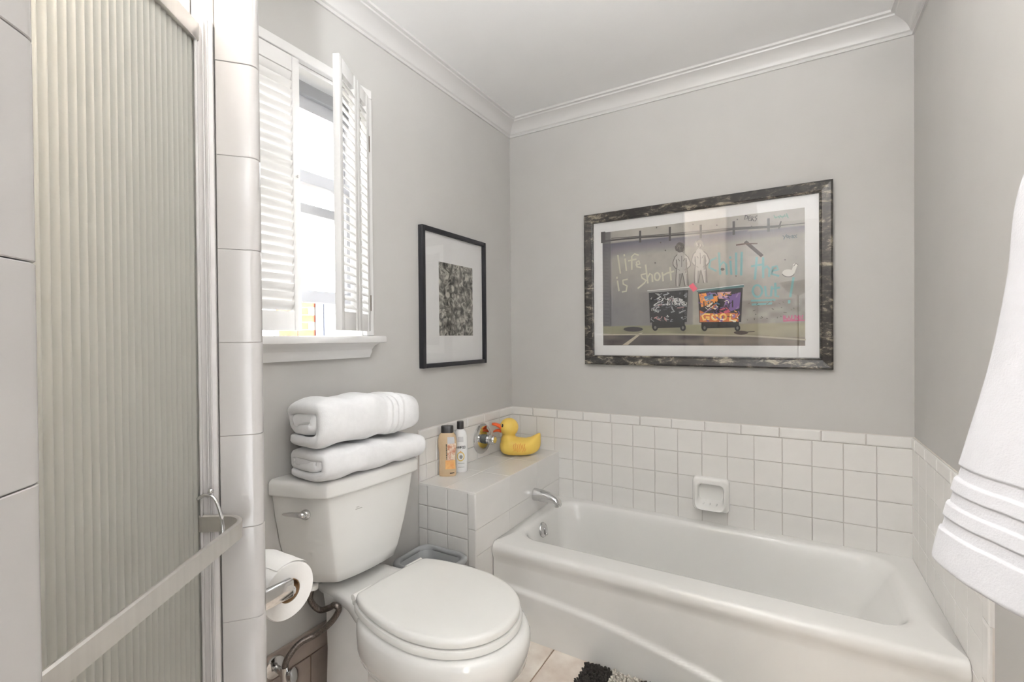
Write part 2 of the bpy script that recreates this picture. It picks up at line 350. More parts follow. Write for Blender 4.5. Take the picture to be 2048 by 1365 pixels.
# near wall beside the camera
G = E-D*.452; G2 = G-D*.36
wn = struct(prism('wall_shower', [p2(G-D*.012), p2(G2), (0, G2.y), (0, G2.y+.1), p2(G2-N*.12+D*.03), p2(G-N*.1-D*.012)], 0, ZC, 'grout'))
D3 = Vector((D.x, D.y, 0)); N3 = Vector((N.x, N.y, 0))
bme = MB(); bme.loft(bull(.1540, .16)); q0 = bme.out('trim_tile', 'shower_tile', wn, auto=40); bdata2 = q0.data; bpy.data.objects.remove(q0)
B2 = frame_mat((G.x, G.y, 0), D3, (0, 0, 1), N3)
z = 1.29-.155*8
while z < ZC-.1:
    q = bpy.data.objects.new('trim_tile', bdata2); COL.objects.link(q); q.parent = wn
    q.matrix_basis = B2 @ Matrix.Translation((0, random.uniform(-.0003, .0003), z+.0775)); z += .155
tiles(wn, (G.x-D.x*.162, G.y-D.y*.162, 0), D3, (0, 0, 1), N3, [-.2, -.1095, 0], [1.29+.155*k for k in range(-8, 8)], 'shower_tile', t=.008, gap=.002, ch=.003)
# shower curb and pan
struct(prism('floor_curb', [p2(E-A*.02), p2(G+N*0), p2(G-N*.11), p2(E-A*.16)], 0, .11, 'tile'))

# ---- window
wi = MB()
for lo, hi in (((0, OY1, OZ0+.001), (.022, OY1+.037, OZ1)), ((0, OY0-.037, OZ0+.001), (.022, OY0, OZ1)), ((0, OY0-.037, OZ1+.0005), (.022, OY1+.037, OZ1+.034))): wi.box(lo, hi, ch=.003)
win = struct(wi.out('window_1', 'trim'))
for lo, hi in (((-.14, OY1-.012, OZ0), (0, OY1, OZ1)), ((-.14, OY0, OZ0), (0, OY0+.012, OZ1)), ((-.14, OY0, OZ1-.012), (0, OY1, OZ1))): MB().box(lo, hi).out('jamb', 'trim', win)
MB().box((-.14, OY0, OZ0-.02), (-.0, OY1, OZ0)).out('sill_board', 'trim', win)
MB().box((-.001, OY0-.075, OZ0-.026), (.072, OY1+.055, OZ0), ch=.005).out('window_sill', 'trim', win, auto=35)
# apron: moulded cove under the sill
ap = [(0, 0), (.016, 0), (.020, .012), (.024, .020), (.024, .030), (.034, .044), (.048, .052), (.05, .056), (0, .056)]
v = []; n = len(ap)
for y, s in ((OY0-.04, -1), (OY1+.012, 1)):
    for x, zz in ap: v.append((x, y+s*x*.45, OZ0-.082+zz))
mk('window_apron', v, [(i, (i+1) % n, n+(i+1) % n, n+i) for i in range(n)]+[tuple(range(n))[::-1], tuple(range(n, 2*n))], 'trim', win, auto=35)
def sash(x, z0, z1, hb, ht, name='sash', st=.03):
    y0, y1 = OY0+.014, OY1-.014
    s = MB().box((x-.018, y0, z1-ht), (x+.018, y1, z1), ch=.003).box((x-.018, y0, z0), (x+.018, y1, z0+hb), ch=.003).box((x-.018, y0, z0+hb), (x+.018, y0+st, z1-ht)).box((x-.018, y1-st, z0+hb), (x+.018, y1, z1-ht))
    o = s.out(name, 'sash', win, auto=35)
    MB().box((x-.003, y0+st, z0+hb), (x+.003, y1-st, z1-ht)).out('pane', 'pane', o)
sash(-.05, 1.362, 1.815, .042, .042); sash(-.092, 1.68, 2.135, .035, .07)
MB().box((-.032, OY0+.03, 2.062), (-.01, OY1-.03, 2.104), ch=.003).out('shaded_rail', 'shade', win)  # window's upper rail; its shadow side is put into the grey
MB().box((-.03, OY0+.02, 2.02), (-.026, OY1-.02, 2.062)).out('rail_strip', 'sash', win)

# ---- louvred shutters
def shutter(name, label, panels, cat='shutter'):
    P0 = panels[0][0]; r = root(name, (P0[0], P0[1], 1.262), label, cat, 'louvred window shutters')
    for (a, b) in panels:
        a, b = Vector((*a, 0)), Vector((*b, 0)); L = (b-a).length; ux = (b-a).normalized(); ny = Vector((-ux.y, ux.x, 0))
        M = Matrix(((ux.x, ny.x, 0, a.x), (ux.y, ny.y, 0, a.y), (0, 0, 1, 0), (0, 0, 0, 1)))
        z0, z1, S = 1.262, 2.14, .026
        for x0, x1 in ((.001, S), (L-S, L-.001)): MB().box((x0, -.011, z0), (x1, .011, z1), M, ch=.002).out('stile', 'trim', r, auto=35)
        MB().box((S, -.0095, z0), (L-S, .0095, z0+.062), M, ch=.001).out('rail', 'trim', r, auto=35)
        MB().box((S, -.0095, z1-.048), (L-S, .0095, z1), M, ch=.001).out('rail', 'trim', r, auto=35)
        la, lb = z0+.066, z1-.052; k = 27; p = (lb-la)/k
        me = None
        for i in range(k):
            if me is None:
                s = MB(); rg = []
                for x in (S+.0005, L-S-.0005): rg.append([Vector((x, .017*q[0], .0035*q[1])) for q in ((-1, 0), (-.7, .8), (0, 1), (.7, .8), (1, 0), (.7, -.8), (0, -1), (-.7, -.8))])
                s.loft(rg); o = s.out('louver', 'trim', r, auto=50); me = o.data
            else: o = link('louver', me, r)
            o.matrix_basis = M @ Matrix.Translation((0, 0, la+(i+.5)*p)) @ Matrix.Rotation(radians(SH_TILT), 4, 'X')
    return r
SH_TILT = 60
sl = shutter('louvered_shutter', 'white louvred shutter closed flat against the far side of the window', [((.022, -1.392), (.022, -1.567)), ((.022, -1.570), (.022, -1.745))])
MB().ball((.036, -1.403, 1.76), .005, 10, 6).out('knob', 'trim', sl, smooth=True)
SH_TILT = -38
Hh, Jj, Kk = (.036, -1.118), (.093, -1.222), (.165, -1.358)
sr = shutter('louvered_shutter', 'white louvred bifold shutter swung open into the room', [(Hh, Jj), (Jj, Kk)])
for zz in (1.975, 1.37):
    MB().tube([(.03, -1.113, zz-.03), (.03, -1.113, zz+.03)], .005, 8).box((.0225, -1.112, zz-.03), (.025, -1.09, zz+.03)).out('hinge', 'brass', sr)

# ---- outside the window: a brick pier and posts next door
MB().box((-40, -40, -.4), (-.3, 40, -.3)).out('ground', 'ground')['kind'] = 'structure'
bp = root('brick_pier', (-3.03, .837, -.3), 'red brick pier seen low through the open window', 'pier')
ax = Vector((.862, .507)); zc = -.3; k = 0; bme = None
MB().box((-.26, -.09, -.3), (.105, .09, 1.70), Matrix(((ax.x, -ax.y, 0, -3.03), (ax.y, ax.x, 0, .837), (0, 0, 1, 0), (0, 0, 0, 1)))).out('mortar', 'mortar', bp)
while zc < 1.68:
    for j in range(2):
        x0 = -.24+j*.205-(.1 if k % 2 else 0)
        x1 = min(x0+.195, .11); x0 = max(x0, -.27)
        M = Matrix(((ax.x, -ax.y, 0, -3.03), (ax.y, ax.x, 0, .837), (0, 0, 1, zc), (0, 0, 0, 1)))
        MB().box((x0, -.105, 0), (x1, .1, .066), M).out('brick', 'brick', bp)
    zc += .078; k += 1
M = Matrix(((ax.x, -ax.y, 0, -3.03), (ax.y, ax.x, 0, .837), (0, 0, 1, 0), (0, 0, 0, 1)))
tag(MB().box((.122, -.06, -.3), (.20, .06, 1.72), M, ch=.008).box((.205, -.04, -.3), (.232, .03, 1.70), M, ch=.006).out('fence_post', 'post_grey'), 'grey post beside the brick pier outside the window', 'post')

